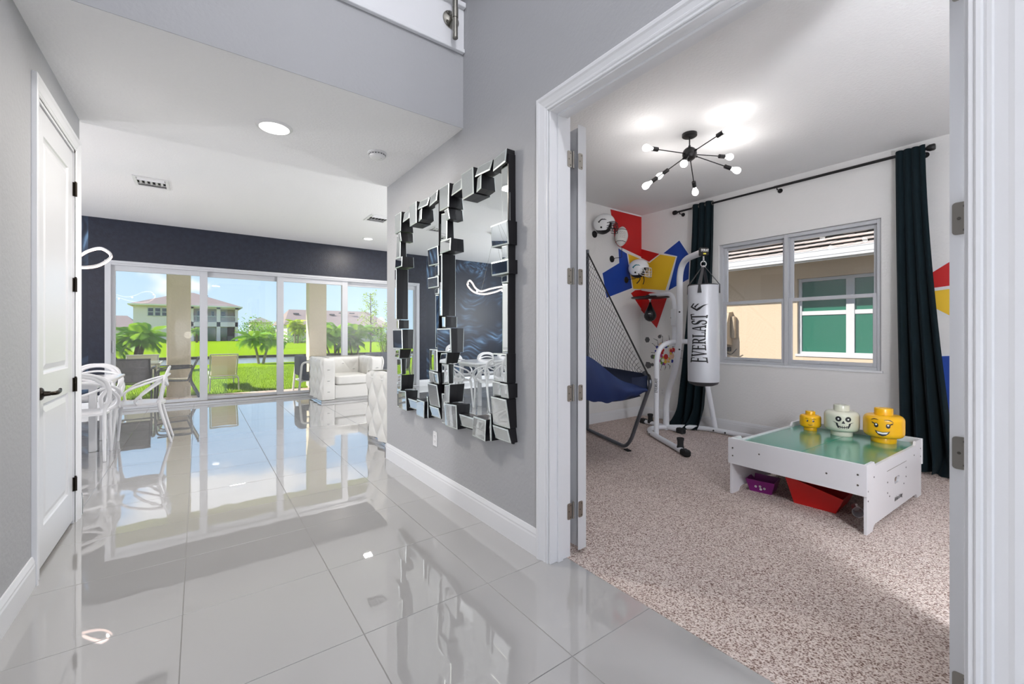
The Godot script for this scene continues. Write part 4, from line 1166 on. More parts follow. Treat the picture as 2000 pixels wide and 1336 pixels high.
func boxing_stand() -> void:
	var base := Vector3(4.884, 0, -3.254)
	var t := thing("punching_bag_stand", "white tubular boxing stand holding the heavy bag and the speed bag", "boxing stand", base)
	var W: Material = M.white_powder_coat
	var dir := Vector3(-0.529, 0, 0.849)
	var at := func(s: float, y: float) -> Vector3: return Vector3(4.9, 0, -3.28) + dir * s + Vector3(0, y, 0)
	part("main_post", Geo.new().tube(bent([at.call(0.03, 0.02), at.call(0.03, 0.38), at.call(0.4, 0.99), at.call(0.405, 2.115), at.call(0.93, 2.125)], 0.36, 10), 0.036, 18), W, t)
	part("post_sleeve", Geo.new().tube([at.call(0.032, 0.0), at.call(0.032, 0.34)], 0.0385, 18), W, t)
	var cap := at.call(0.95, 2.125) as Vector3
	part("arm_cap", Geo.new().box(cap, Vector3(0.09, 0.085, 0.05), 0.008, Basis(Vector3(dir.z, 0, -dir.x), Vector3.UP, dir)), M.black_plastic, t)
	mat("label_white", rgb(240, 240, 240), 0.5)
	mat("label_black", rgb(26, 26, 30), 0.5)
	mat("label_yellow", rgb(220, 210, 60), 0.5)
	var to_eye := Vector3(-0.87, 0, 0.49).normalized()
	var rt := Vector3(-to_eye.z, 0, to_eye.x) * -1.0
	part("maker_label", Geo.new().text("EVERLAST", 0.026, func(p): return cap + dir * 0.028 + Vector3(dir.z, 0, -dir.x) * p.x * 0.62 + Vector3.UP * (p.y * 1.4 + 0.012) + dir * p.z, "Droid Serif", true, 0.002), M.label_white, t)
	part("label_stripe", Geo.new().box(cap + dir * 0.026 + Vector3(0, -0.025, 0), Vector3(0.03, 0.016, 0.002), 0.0, Basis(Vector3(dir.z, 0, -dir.x), Vector3.UP, dir)), M.label_yellow, t)
	# the arched brace that crosses the post
	var A := Vector3(4.436, 0, -3.088)
	var ad := Vector3(0.938, 0, 0.346)
	var ap := func(s: float, y: float) -> Vector3: return A + ad * s + Vector3(0, y, 0)
	part("brace_arch", Geo.new().tube(bent([ap.call(0.0, 0.03), ap.call(0.005, 1.13), ap.call(0.5, 1.145), ap.call(0.62, 1.12), ap.call(0.864, 0.02)], 0.3, 9), 0.03, 16), W, t)
	var lb := ap.call(0.0, 0.62) as Vector3
	part("side_label", Geo.new().text("EVERLAST", 0.034, func(p): return lb + to_eye * (0.031 - 20.0 * p.y * p.y * 0.5) + rt * (-p.y * 1.2) + Vector3.UP * p.x * 0.95 + to_eye * p.z, "Droid Serif", true, 0.001), M.label_black, t)
	# base: front foot, curve round the back, right-hand leg
	var Y := 0.032
	part("base_tube", Geo.new().tube(smooth([Vector3(3.99, Y, -2.455), Vector3(4.36, Y, -3.05), Vector3(4.47, Y, -3.2), Vector3(4.62, Y, -3.3), Vector3(4.8, Y, -3.28), Vector3(4.95, Y, -3.2), Vector3(5.12, Y, -3.05), Vector3(5.2, Y, -2.88), Vector3(5.21, Y, -2.7), Vector3(5.2, Y, -2.0)], 7), 0.03, 16), W, t)
	part("base_tube", Geo.new().tube([Vector3(4.95, Y, -3.62), Vector3(4.884, Y, -3.254), Vector3(4.84, Y, -3.06)], 0.028, 14), W, t)
	for q in [[Vector3(3.985, Y, -2.45), Vector3(-0.53, 0, 0.85)], [Vector3(4.955, Y, -3.63), Vector3(0.2, 0, -1)], [Vector3(4.835, Y, -3.04), Vector3(-0.2, 0, 1)], [Vector3(5.2, Y, -1.98), Vector3(0, 0, 1)]]:
		var p: Vector3 = q[0]
		var d: Vector3 = (q[1] as Vector3).normalized()
		var B := Basis(Vector3(d.z, 0, -d.x), Vector3.UP, d)
		part("end_foot", Geo.new().box(p + d * 0.03 + Vector3(0, 0.002, 0), Vector3(0.078, 0.066, 0.11), 0.015, B), M.black_rubber, t)
	part("foot_mark", Geo.new().box(Vector3(3.948, 0.046, -2.377), Vector3(0.03, 0.01, 0.004), 0.001, Basis(Vector3(0.85, 0, 0.53), Vector3.UP, Vector3(-0.53, 0, 0.85))), M.label_yellow, t)
	for p in [Vector3(4.05, 0.03, -2.53), Vector3(4.935, 0.03, -3.53), Vector3(5.2, 0.03, -2.08)]:
		part("weight_peg", Geo.new().lathe([Vector2(0, 0.0), Vector2(0.036, 0.0), Vector2(0.036, 0.03), Vector2(0.031, 0.045), Vector2(0.031, 0.085), Vector2(0.037, 0.108), Vector2(0.037, 0.122), Vector2(0.03, 0.124), Vector2(0.026, 0.11), Vector2(0, 0.11)], p, 24), M.black_rubber, t)
	for p in [[at.call(0.37, 1.16), to_eye], [at.call(0.405, 1.5), to_eye], [at.call(0.40, 1.05), to_eye], [Vector3(4.5, 0.03, -3.25), to_eye], [Vector3(4.42, 0.03, -3.16), to_eye], [Vector3(5.21, 0.03, -2.8), to_eye], [Vector3(5.2, 0.03, -2.65), to_eye]]:
		var q: Vector3 = p[0]
		var rr := 0.036 if q.y > 0.5 else 0.03
		part("bolt", Geo.new().tube([q + to_eye * (rr - 0.004), q + to_eye * (rr + 0.008)], 0.011, 6), M.black_metal, t)
	# speed bag arm: second post with its clamp, bent back over the platform
	var P := Vector3(5.155, 0, -3.69)
	var q0 := at.call(0.26, 1.08) as Vector3
	part("speed_post", Geo.new().tube(bent([q0, q0 + Vector3(0, 0.66, 0), Vector3(P.x, 1.785, P.z)], 0.17, 8), 0.026, 16), W, t)
	var cl := q0 + Vector3(0, 0.36, 0)
	part("clamp", Geo.new().box(cl + dir * 0.03, Vector3(0.062, 0.21, 0.13), 0.01, Basis(Vector3(dir.z, 0, -dir.x), Vector3.UP, dir)), W, t)
	part("clamp_knob", Geo.new().tube([cl - dir * 0.06, cl - dir * 0.03 - Vector3(0, 0, 0)], 0.02, 14), M.black_plastic, t)
	part("platform", Geo.new().lathe([Vector2(0, 0), Vector2(0.255, 0), Vector2(0.26, 0.004), Vector2(0.26, 0.01), Vector2(0.255, 0.014), Vector2(0, 0.014)], Vector3(P.x, 1.745, P.z), 48), M.black_plastic, t)
	part("platform_bracket", Geo.new().box(Vector3(P.x, 1.775, P.z), Vector3(0.09, 0.03, 0.09), 0.005), M.black_metal, t)
	# speed bag, hung on a swivel
	var sb := thing("speed_bag", "black leather speed bag hanging under its round platform", "speed bag", Vector3(P.x, 1.415, P.z))
	var prof := [Vector2(0, 0), Vector2(0.03, 0.004), Vector2(0.062, 0.022), Vector2(0.082, 0.055), Vector2(0.085, 0.085), Vector2(0.074, 0.125), Vector2(0.052, 0.17), Vector2(0.032, 0.21), Vector2(0.019, 0.245), Vector2(0.013, 0.27), Vector2(0, 0.272)]
	mat("black_leather", rgb(26, 26, 30), 0.25)
	part("bladder_cover", Geo.new().lathe(prof, sb.position, 28, Basis(), 0.2), M.black_leather, sb)
	var g := Geo.new()
	for k in 4:
		var pts := []
		for p in prof:
			var a := TAU * k / 4 + 0.3
			pts.append(sb.position + Vector3(cos(a) * p.x * 1.01, p.y, sin(a) * p.x * 1.01))
		g.tube(pts, 0.0025, 6)
	part("seam", g, M.black_plastic, sb)
	part("swivel", Geo.new().tube([sb.position + Vector3(0, 0.265, 0), sb.position + Vector3(0, 0.32, 0)], 0.008, 10).lathe([Vector2(0, 0), Vector2(0.022, 0), Vector2(0.026, 0.01), Vector2(0, 0.012)], sb.position + Vector3(0, 0.306, 0), 18).ball(sb.position + Vector3(0, 0.285, 0), Vector3.ONE * 0.014, 14, 8), M.chrome, sb)
	part("bag_label", Geo.new().box(sb.position + Vector3(-0.87, 0, 0.49) * 0.078 + Vector3(0, 0.105, 0), Vector3(0.036, 0.01, 0.004), 0.001, Basis(Vector3(0.49, 0, 0.87), Vector3.UP, Vector3(-0.87, 0, 0.49))), M.label_white, sb)
	# heavy bag
	var c := Vector3(4.398, 0, -2.474)
	var y0 := 0.725
	var y1 := 1.755
	var R := 0.158
	var hb := thing("punching_bag", "silver grey heavy punching bag with black lettering on four straps", "punching bag", c + Vector3(0, y0, 0))
	mat("bag_vinyl", rgb(208, 210, 217), 0.3, 0.1)
	mat("bag_grey", rgb(60, 60, 64), 0.55)
	part("cover", Geo.new().lathe([Vector2(R * 0.985, y0 + 0.0), Vector2(R, y0 + 0.015), Vector2(R * 1.01, y0 + 0.3), Vector2(R, y1 - 0.02), Vector2(R * 0.985, y1)], c, 48), M.bag_vinyl, hb)
	part("bottom", Geo.new().lathe([Vector2(0, y0 - 0.05), Vector2(R * 0.6, y0 - 0.045), Vector2(R * 0.9, y0 - 0.025), Vector2(R * 0.985, y0 + 0.001)], c, 48), M.bag_grey, hb)
	part("top", Geo.new().lathe([Vector2(R * 0.985, y1 - 0.001), Vector2(R * 0.9, y1 + 0.012), Vector2(R * 0.5, y1 + 0.008), Vector2(0, y1)], c, 48), M.bag_grey, hb)
	var top := Vector3(c.x, 1.965, c.z)
	var eye := atan2(-c.x, -c.z)                                    # turn towards the doorway
	for k in 4:
		var a := eye + PI / 4 + 0.55 + TAU * k / 4
		var d := Vector3(sin(a), 0, cos(a))
		var sd := Vector3(d.z, 0, -d.x)
		g = Geo.new()
		for e in [[top + d * 0.012, c + d * (R + 0.004) + Vector3(0, y1 + 0.005, 0)], [c + d * (R + 0.004) + Vector3(0, y1 + 0.005, 0), c + d * (R + 0.004) + Vector3(0, y1 - 0.085, 0)]]:
			var p: Vector3 = e[0]
			var q: Vector3 = e[1]
			var nn := (q - p).cross(sd).normalized() * 0.002
			var w := sd * 0.021
			g.face([p - w * 0.5 - nn, p + w * 0.5 - nn, q + w - nn, q - w - nn], p + nn * 50)
			g.face([p - w * 0.5 + nn, p + w * 0.5 + nn, q + w + nn, q - w + nn], p - nn * 50)
			g.face([p - w * 0.5 - nn, p - w * 0.5 + nn, q - w + nn, q - w - nn], p + w)
			g.face([p + w * 0.5 - nn, p + w * 0.5 + nn, q + w + nn, q + w - nn], p - w)
		part("strap", g, M.bag_grey, hb)
	g = Geo.new().tube(arc(top + Vector3(0, 0.028, 0), Vector3(0, 0.03, 0), Vector3(0.02, 0, 0.02), 0, TAU, 20), 0.006, 8, true)
	g.tube(arc(top + Vector3(0, 0.085, 0), Vector3(0, 0.034, 0), Vector3(0.016, 0, -0.012), 0, TAU, 20), 0.006, 8, true).tube([top + Vector3(0, 0.105, 0), top + Vector3(0, 0.13, 0)], 0.009, 10)
	g.lathe([Vector2(0, 0), Vector2(0.024, 0), Vector2(0.02, 0.02), Vector2(0, 0.022)], top + Vector3(0, -0.01, 0), 16)
	part("snap_hook", g, M.chrome, hb)
	# lettering reads upwards: along the bag is x, round it is y, the middle letters shorter than the outer ones
	var mid := 1.19
	var turn := eye - 0.28
	var wrap := func(up: float, round_: float, lift: float) -> Vector3:
		var a := turn - round_ / R
		var rr := R * 1.012 + 0.0012 + lift
		return c + Vector3(sin(a) * rr, up, cos(a) * rr)
	part("lettering", Geo.new().text("EVERLAST", 0.1, func(p):
		var x: float = p.x * 0.97
		var k := 1.0 + 1.6 * x * x / 0.06 * 0.22
		return wrap.call(mid + x, p.y * 1.9 * k, p.z), "Droid Serif", true, 0.0012, 0.012), M.label_black, hb)
	var mark := func(p: Vector2) -> Vector3: return wrap.call(1.52 + p.y, -p.x, 0.0)
	g = Geo.new()
	for poly in [[Vector2(-62, 2), Vector2(-38, 26), Vector2(-28, 26), Vector2(-44, 4), Vector2(-14, -12), Vector2(0, -2), Vector2(30, 14), Vector2(60, 20), Vector2(30, 5), Vector2(8, -15), Vector2(-12, -27), Vector2(-32, -14)], [Vector2(-34, 2), Vector2(-8, 22), Vector2(4, 24), Vector2(-18, 3), Vector2(-20, -5)]]:
		var pl := PackedVector2Array()
		for q in poly:
			pl.append(q * 0.00157)
		g.join(print_on(pl, mark, 0.001, -1.0))
	part("emblem", g, M.label_black, hb)


func hoop_game() -> void:
	var F := Vector3(3.66, 0, -2.9)
	var back := Vector3(0.334, 0, -0.943)
	var left := Vector3(-0.943, 0, -0.334)
	var wide := 0.74
	mat("grey_tube", rgb(104, 108, 116), 0.3, 0.6)
	mat("blue_fabric", rgb(13, 40, 92), 0.6)
	mat("dark_blue_fabric", rgb(14, 30, 62), 0.7)
	var t := thing("basketball_game", "indoor basketball game with blue fabric chute, black side net and grey tube frame", "basketball game", F)
	var top := Vector3(3.52, 0.8, -2.505)
	for k in 2:
		var o := left * wide * k
		part("frame_tube", Geo.new().tube(bent([F + back * 0.92 + Vector3(0, 0.03, 0) + o, F + back * 0.05 + Vector3(0, 0.028, 0) + o, F + back * -0.06 + Vector3(0, 0.12, 0) + o, top + Vector3(0, -0.02, 0) + o, top + back * 0.12 + Vector3(0, 0.055, 0) + o], 0.12, 8), 0.0195, 14), M.grey_tube, t)
		part("frame_post", Geo.new().tube([F + back * 0.92 + Vector3(0, 0.03, 0) + o, F + back * 0.92 + Vector3(0, 2.3, 0) + o], 0.0195, 14), M.grey_tube, t)
		part("net_pole", Geo.new().tube([top + back * 0.04 + Vector3(0, 0.02, 0) + o, F + back * 0.95 + Vector3(0, 2.3, 0) + o], 0.009, 10), M.black_plastic, t)
		part("rubber_foot", Geo.new().box(F + Vector3(0, 0.006, 0) + o, Vector3(0.05, 0.014, 0.08), 0.004, Basis(-left, Vector3.UP, -back)), M.black_rubber, t)
	part("cross_tube", Geo.new().tube([F + back * 0.95 + Vector3(0, 2.28, 0), F + back * 0.95 + Vector3(0, 2.28, 0) + left * wide], 0.018, 12).tube([F + back * 0.94 + Vector3(0, 0.04, 0), F + back * 0.94 + Vector3(0, 0.04, 0) + left * wide], 0.018, 12), M.grey_tube, t)
	# front sheet of the chute, sagging between the front tubes
	var P0 := Vector3(3.535, 0, -2.565)
	var f := func(u: float, v: float) -> Vector3:
		var s := 0.035 + u * (wide - 0.02)
		var hi := 0.705 + 0.045 * smoothstep(0.0, 0.15, s) + 0.29 * pow(smoothstep(0.12, 0.95, s / 0.75), 1.4)
		var lo := 0.672 - 0.085 * sin(minf(s / 0.5, 1.0) * PI / 2) + 0.008 * sin(s * 40.0) + 0.03 * smoothstep(0.45, 0.67, s)
		var sag := 0.05 * sin(v * PI) + 0.012 * sin(s * 23.0 + v * 3.0) * sin(v * PI)
		return P0 + left * s + Vector3(0, lerpf(hi, lo, v), 0) - back * sag
	part("chute_front", Geo.new().surf(f, 60, 18, false, 0.004), M.blue_fabric, t)
	var fs := func(u: float, v: float) -> Vector3:
		var s := u * 0.98
		return P0 + back * s + Vector3(0, lerpf(0.845 + 0.012 * s, 0.69 - 0.03 * sin(v * 2.0) + 0.12 * s, v), 0) + left * (0.1 * v * v + 0.012 * sin(s * 9.0) * v)
	part("chute_side", Geo.new().surf(fs, 40, 12, false, 0.004), M.dark_blue_fabric, t)
	var fb := func(u: float, v: float) -> Vector3:
		return P0 + left * (0.06 + (wide - 0.1) * u) + back * (0.02 + 0.95 * v) + Vector3(0, 0.63 + 0.16 * v - 0.04 * sin(u * PI) * (1 - v), 0)
	part("chute_floor", Geo.new().surf(fb, 20, 16, false, 0.004), M.dark_blue_fabric, t)
	part("corner_flap", Geo.new().surf(func(u: float, v: float) -> Vector3: return P0 + left * (0.01 + 0.17 * u) - back * (0.012 + 0.03 * sin(u * PI)) + Vector3(0, lerpf(0.835 - 0.02 * u, 0.69 + 0.07 * u, v), 0), 12, 8, false, 0.004), M.dark_blue_fabric, t)
	part("tie", Geo.new().tube(smooth([top + Vector3(0.0, 0.045, -0.04), top + Vector3(0.0, 0.03, -0.02), top + Vector3(-0.02, 0.0, 0.0)], 4), 0.008, 8), M.black_rubber, t)
	# net of knotted cord in the plane of each side
	for k in 2:
		var g := Geo.new()
		var pl := PackedVector2Array([Vector2(-0.29, 0.845), Vector2(0.96, 0.86), Vector2(0.94, 2.28)])
		for dirn in [Vector2(-0.5, 1.0), Vector2(0.816, 0.58)]:
			var d: Vector2 = dirn.normalized()
			var nn := Vector2(-d.y, d.x)
			for i in range(-40, 60):
				var o := nn * i * 0.047 + Vector2(0.3, 1.2)
				var cut := Geometry2D.intersect_polyline_with_polygon(PackedVector2Array([o - d * 3.0, o + d * 3.0]), pl)
				for c in cut:
					var pts := []
					for j in 7:
						var q: Vector2 = c[0].lerp(c[1], j / 6.0)
						pts.append(F + back * q.x + Vector3(0, q.y, 0) + left * (wide * k + 0.03 * sin(j / 6.0 * PI) * (1 if k == 0 else -1)))
					g.tube(pts, 0.0019, 4, false, false)
		part("net", g, M.black_rubber, t)
	var bb := F + back * 0.93 + left * wide * 0.5
	part("backboard", Geo.new().box(bb + Vector3(0, 1.98, 0), Vector3(wide - 0.06, 0.5, 0.02), 0.003, Basis(-left, Vector3.UP, -back)), M.white_plastic, t)
	for s in [0.2]:
		part("hoop", Geo.new().tube(arc(bb + Vector3(0, 1.82, 0) - back * 0.15 + left * s, left * 0.12, back * 0.12, 0, TAU, 28), 0.008, 8, true), M.paint_red, t)


func train_table() -> void:
	var t := thing("play_table", "low white wooden play table with a green top and open storage below", "table", Vector3(3.898, 0, -1.21), -0.037)
	mat("table_white", rgb(222, 222, 226), 0.35)
	var tg := mat("table_green", rgb(38, 148, 124), 0.2, 0.0, 0.8)
	tg.clearcoat_enabled = true
	tg.clearcoat = 0.7
	tg.clearcoat_roughness = 0.16
	var hx := 0.585
	var hz := 0.425
	var Y := 0.43
	# end panels: castle-cut top edge, feet cut out below, a hand hole in the middle
	for s in [-1.0, 1.0]:
		var o := PackedVector2Array([Vector2(-hx, 0), Vector2(-hx + 0.1, 0), Vector2(-hx + 0.125, 0.03), Vector2(-hx + 0.15, 0.036), Vector2(hx - 0.15, 0.036), Vector2(hx - 0.125, 0.03), Vector2(hx - 0.1, 0), Vector2(hx, 0), Vector2(hx, Y), Vector2(hx - 0.13, Y), Vector2(hx - 0.155, Y - 0.028), Vector2(-hx + 0.155, Y - 0.028), Vector2(-hx + 0.13, Y), Vector2(-hx, Y)])
		var z0: float = s * (hz - 0.016)
		var z1: float = s * hz
		var hole := PackedVector2Array([Vector2(-0.055, 0.222), Vector2(-0.045, 0.21), Vector2(0.045, 0.21), Vector2(0.055, 0.222), Vector2(0.055, 0.243), Vector2(0.045, 0.255), Vector2(-0.045, 0.255), Vector2(-0.055, 0.243)])
		var g := Geo.new()
		for half in [PackedVector2Array([Vector2(-1, -1), Vector2(1, -1), Vector2(1, 0.2325), Vector2(-1, 0.2325)]), PackedVector2Array([Vector2(-1, 0.2325), Vector2(1, 0.2325), Vector2(1, 1), Vector2(-1, 1)])]:
			for q in Geometry2D.intersect_polygons(o, half):
				for r in Geometry2D.clip_polygons(q, hole):
					g.prism(r, z0, z1)
		var pn := part("end_panel", g, M.table_white, t, false)
		g = Geo.new()
		for q in [[-0.46, 0.335], [0.4, 0.335], [-0.565, 0.265], [-0.565, 0.205], [0.565, 0.3], [0.565, 0.36], [-0.2, 0.25], [-0.2, 0.18], [0.2, 0.28], [0.2, 0.215], [-0.16, 0.15], [0.15, 0.175]]:
			g.tube([Vector3(q[0], q[1], z1 - s * 0.003), Vector3(q[0], q[1], z1 + s * 0.001)], 0.0052, 10)
		part("screw", g, M.dark_hole, pn, false)
		g = Geo.new()
		g.box(Vector3(0, 0.325, z1), Vector3(0.42, 0.003, 0.0012))
		part("seam", g, M.screw_head, pn, false)
		if s > 0:
			part("script_mark", Geo.new().text("Melissa & Doug", 0.046, func(p): return Vector3(0.03 + p.x * 0.5 + p.y * 0.2, 0.105 + p.y * 0.8 + p.x * 0.0, z1 + 0.0006 + p.z), "Droid Serif", false, 0.0006), M.label_black, pn, false)
	for s in [-1.0, 1.0]:
		var x: float = s * (hx + 0.009)
		var ap := part("apron", Geo.new().box(Vector3(x, 0.335, 0), Vector3(0.018, 0.194, 2 * hz + 0.012), 0.0015), M.table_white, t, false)
		var g := Geo.new()
		for q in [[-0.395, 0.3], [-0.395, 0.36], [0.385, 0.3], [0.385, 0.365], [-0.2, 0.355], [0.22, 0.33]]:
			g.tube([Vector3(x + s * 0.006, q[1], q[0]), Vector3(x + s * 0.0105, q[1], q[0])], 0.0058, 10)
		part("screw", g, M.screw_head, ap, false)
	for k in 2:
		part("green_top", Geo.new().box(Vector3(0, 0.386, (k - 0.5) * (hz - 0.018)), Vector3(2 * hx - 0.004, 0.01, hz - 0.02), 0.001), M.table_green, t, false)
	part("under_frame", Geo.new().box(Vector3(0, 0.37, 0), Vector3(2 * hx - 0.02, 0.02, 2 * hz - 0.034)), M.table_white, t, false)
	# three head-shaped jars
	mat("yellow_plastic", rgb(246, 186, 24), 0.22)
	mat("bone_plastic", rgb(222, 222, 204), 0.22)
	jar("small yellow smiling head-shaped storage jar, nearest the boxing stand", Vector3(4.345, 0.391, -1.458), 0.079, M.yellow_plastic, 0)
	jar("white skull-faced head-shaped storage jar between the two yellow ones", Vector3(4.335, 0.391, -1.229), 0.12, M.bone_plastic, 1)
	jar("large yellow laughing head-shaped storage jar nearest the long curtain", Vector3(4.325, 0.391, -0.955), 0.126, M.yellow_plastic, 2)
	# boxes on the carpet under the table
	mat("purple_plastic", rgb(132, 30, 122), 0.3)
	mat("red_plastic", rgb(206, 26, 24), 0.35)
	var b := thing("storage_bin", "small purple plastic basket with flower holes under the play table", "bin", Vector3(3.6, 0, -1.53), 0.16)
	open_bin(b, "basket", M.purple_plastic, Vector2(0.075, 0.075), Vector2(0.1, 0.1), 0.095, 0.095)
	var g := Geo.new()
	for q in [[-0.03, 0.045], [0.0, 0.05], [0.005, 0.03], [0.03, 0.04]]:
		for k in 5:
			var a := TAU * k / 5
			g.ball(Vector3(-0.0885 - q[1] * 0.02, q[1] + 0.006 * sin(a), q[0] + 0.006 * cos(a)), Vector3(0.002, 0.004, 0.004), 8, 5)
	part("flower", g, M.label_white, b, false)
	b = thing("storage_bin", "red plastic toy bin with a sloping front under the play table", "bin", Vector3(3.67, 0, -1.165), 0.05)
	open_bin(b, "tub", M.red_plastic, Vector2(0.15, 0.125), Vector2(0.19, 0.175), 0.2, 0.115)
	var cup := thing("toy_tumbler", "small clear plastic tumbler lying behind the red bin", "toy", Vector3(3.62, 0.035, -0.94), 0.4)
	m_clear()
	part("wall", Geo.new().lathe([Vector2(0.026, -0.05), Vector2(0.034, 0.05), Vector2(0.036, 0.052), Vector2(0.034, 0.053), Vector2(0.03, 0.05), Vector2(0.023, -0.047), Vector2(0, -0.047)], Vector3.ZERO, 20, Basis(Vector3.BACK, PI / 2)), M.clear_plastic, cup, false)


func m_clear() -> void:
	var m := mat("clear_plastic", Color(0.95, 0.97, 1.0, 0.35), 0.1)
	m.transparency = BaseMaterial3D.TRANSPARENCY_ALPHA


func open_bin(t: Node3D, called: String, m: Material, low: Vector2, high: Vector2, h_back: float, h_front: float) -> void:   # tapering tub, open above; its rim falls from -z to +z
	var g := Geo.new()
	var w := 0.005
	var ring := func(d: float, top: bool) -> Array:
		var s: Vector2 = high if top else low
		var o := []
		for q in [[-1, -1], [1, -1], [1, 1], [-1, 1]]:
			var y: float = (h_back if q[1] < 0 else h_front) if top else d
			var k := 1.0
			if top and q[1] > 0:
				k = 0.94
			o.append(Vector3(q[0] * (s.x * k - d), y, q[1] * (s.y - d)))
		return o
	var a: Array = ring.call(0.0, false)
	var b: Array = ring.call(0.0, true)
	var c: Array = ring.call(w, true)
	var e: Array = ring.call(w, false)
	var mid := Vector3(0, 0.06, 0)
	g.face(a, mid)
	for k in 4:
		var n := (k + 1) % 4
		g.face([a[k], a[n], b[n], b[k]], mid)
		g.face([b[k], b[n], c[n], c[k]], Vector3(0, -5, 0))
		g.face([c[k], c[n], e[n], e[k]], (c[k] + c[n] + e[n] + e[k]) * 0.5)
	g.face(e, Vector3(0, -5, 0))
	part(called, g, m, t, false)


func jar(label: String, at: Vector3, R: float, m: Material, kind: int) -> void:
	var t := thing("head_jar", label, "storage jar", at, 0.0, "head-shaped jars on the play table")
	t.rotation.y = atan2(-at.x, -at.z) + (0.0 if kind != 1 else 0.1)   # looks at the doorway
	var k := R
	var prof := [Vector2(0, 0), Vector2(0.6, 0), Vector2(0.62, 0.03), Vector2(0.62, 0.24), Vector2(0.6, 0.27)]
	var body := [Vector2(0.55, 0.25), Vector2(0.72, 0.31)]
	for i in 7:
		var a := -PI / 2 + (PI / 2) * i / 6.0 * 0.94 + 0.1
		body.append(Vector2(0.76 + 0.24 * cos(a), 0.57 + 0.27 * sin(a)))
	for i in 8:
		var a := (PI / 2) * i / 7.0
		body.append(Vector2(0.7 + 0.3 * cos(a), 1.18 + 0.27 * sin(a)))
	body.append(Vector2(0.5, 1.46))
	body.append(Vector2(0.3, 1.46))
	var stud := [Vector2(0.46, 1.44), Vector2(0.46, 1.76), Vector2(0.44, 1.79), Vector2(0.4, 1.8), Vector2(0, 1.8)]
	for q in [["neck", prof], ["jar_body", body], ["lid_stud", stud]]:
		var pr := []
		for p in q[1]:
			pr.append(p * Vector2(k, k * 1.17))
		part(q[0], Geo.new().lathe(pr, Vector3.ZERO, 48), m, t, false)
	var onto := func(p: Vector2) -> Vector3: return Vector3(sin(p.x / R) * R, p.y, cos(p.x / R) * R) * 1.0
	var mark := func(called: String, pts: Array, mm: Material, lift: float):
		var poly := PackedVector2Array()
		for p in pts:
			poly.append(p * R * Vector2(1, 1.12) + Vector2(0, 1.03 * R))
		var g := Geo.new()
		var pieces := [poly]
		for i in range(-9, 10):                                     # cut into narrow strips, so that the print follows the curve
			var x0 := i * 0.1 * R
			for c in Geometry2D.intersect_polygons(poly, PackedVector2Array([Vector2(x0, -9), Vector2(x0 + 0.1 * R, -9), Vector2(x0 + 0.1 * R, 9), Vector2(x0, 9)])):
				for p in c:
					pass
				var s := g.v.size()
				var tr := Geometry2D.triangulate_polygon(c)
				for p in c:
					var nn := Vector3(sin(p.x / R), 0, cos(p.x / R))
					g.v.append(onto.call(p) + nn * lift)
					g.n.append(nn)
				for j in range(0, tr.size(), 3):
					g.tri(s + tr[j], s + tr[j + 1], s + tr[j + 2])
		part(called, g, mm, t, false)
	var dot := func(c: Vector2, rx: float, ry: float) -> Array:
		var o := []
		for i in 18:
			o.append(c + Vector2(cos(TAU * i / 18) * rx, sin(TAU * i / 18) * ry))
		return o
	var bow := func(a: Vector2, b: Vector2, c: Vector2, w: float) -> Array:   # a curved stroke through three points
		var up := []
		var dn := []
		for i in 11:
			var s := i / 10.0
			var p := a.lerp(b, s).lerp(b.lerp(c, s), s)
			var d := (b - a).lerp(c - b, s).normalized().orthogonal() * w * (0.35 + 0.65 * sin(s * PI))
			up.append(p + d)
			dn.push_front(p - d)
		return up + dn
	var K: Material = M.label_black
	var W: Material = M.label_white
	if kind == 0:
		mark.call("eyebrow", bow.call(Vector2(-0.5, 0.3), Vector2(-0.34, 0.38), Vector2(-0.16, 0.28), 0.02), M.bronze, 0.0006)
		mark.call("eyebrow", bow.call(Vector2(0.16, 0.28), Vector2(0.36, 0.38), Vector2(0.54, 0.26), 0.02), M.bronze, 0.0006)
		for s in [-1.0, 1.0]:
			mark.call("eye", dot.call(Vector2(s * 0.27, 0.1), 0.095, 0.1), K, 0.0006)
			mark.call("eye_glint", dot.call(Vector2(s * 0.27 - 0.03, 0.13), 0.035, 0.035), W, 0.001)
		mark.call("mouth", bow.call(Vector2(-0.24, -0.24), Vector2(0.0, -0.4), Vector2(0.24, -0.24), 0.025), K, 0.0006)
	elif kind == 1:
		for s in [-1.0, 1.0]:
			mark.call("eye", dot.call(Vector2(s * 0.27, 0.2), 0.17, 0.16), K, 0.0006)
			mark.call("eye_glint", dot.call(Vector2(s * 0.27, 0.2), 0.05, 0.05), W, 0.001)
			mark.call("grin_line", [Vector2(s * 0.3, -0.06), Vector2(s * 0.42, -0.02), Vector2(s * 0.62, 0.03), Vector2(s * 0.42, -0.06), Vector2(s * 0.38, -0.2), Vector2(s * 0.3, -0.34), Vector2(s * 0.22, -0.36), Vector2(s * 0.28, -0.18)], K, 0.0006)
		mark.call("nose", [Vector2(-0.1, -0.07), Vector2(0.1, -0.07), Vector2(0.02, 0.09), Vector2(-0.02, 0.09)], K, 0.0006)
		mark.call("mouth", [Vector2(-0.28, -0.2), Vector2(-0.15, -0.26), Vector2(0.0, -0.28), Vector2(0.15, -0.26), Vector2(0.28, -0.2), Vector2(0.26, -0.26), Vector2(0.15, -0.31), Vector2(0.0, -0.33), Vector2(-0.15, -0.31), Vector2(-0.26, -0.26)], K, 0.0007)
		for i in 4:
			var x := -0.18 + 0.12 * i
			mark.call("tooth_gap", [Vector2(x - 0.014, -0.38), Vector2(x + 0.014, -0.38), Vector2(x + 0.014, -0.2), Vector2(x - 0.014, -0.2)], K, 0.0008)
	else:
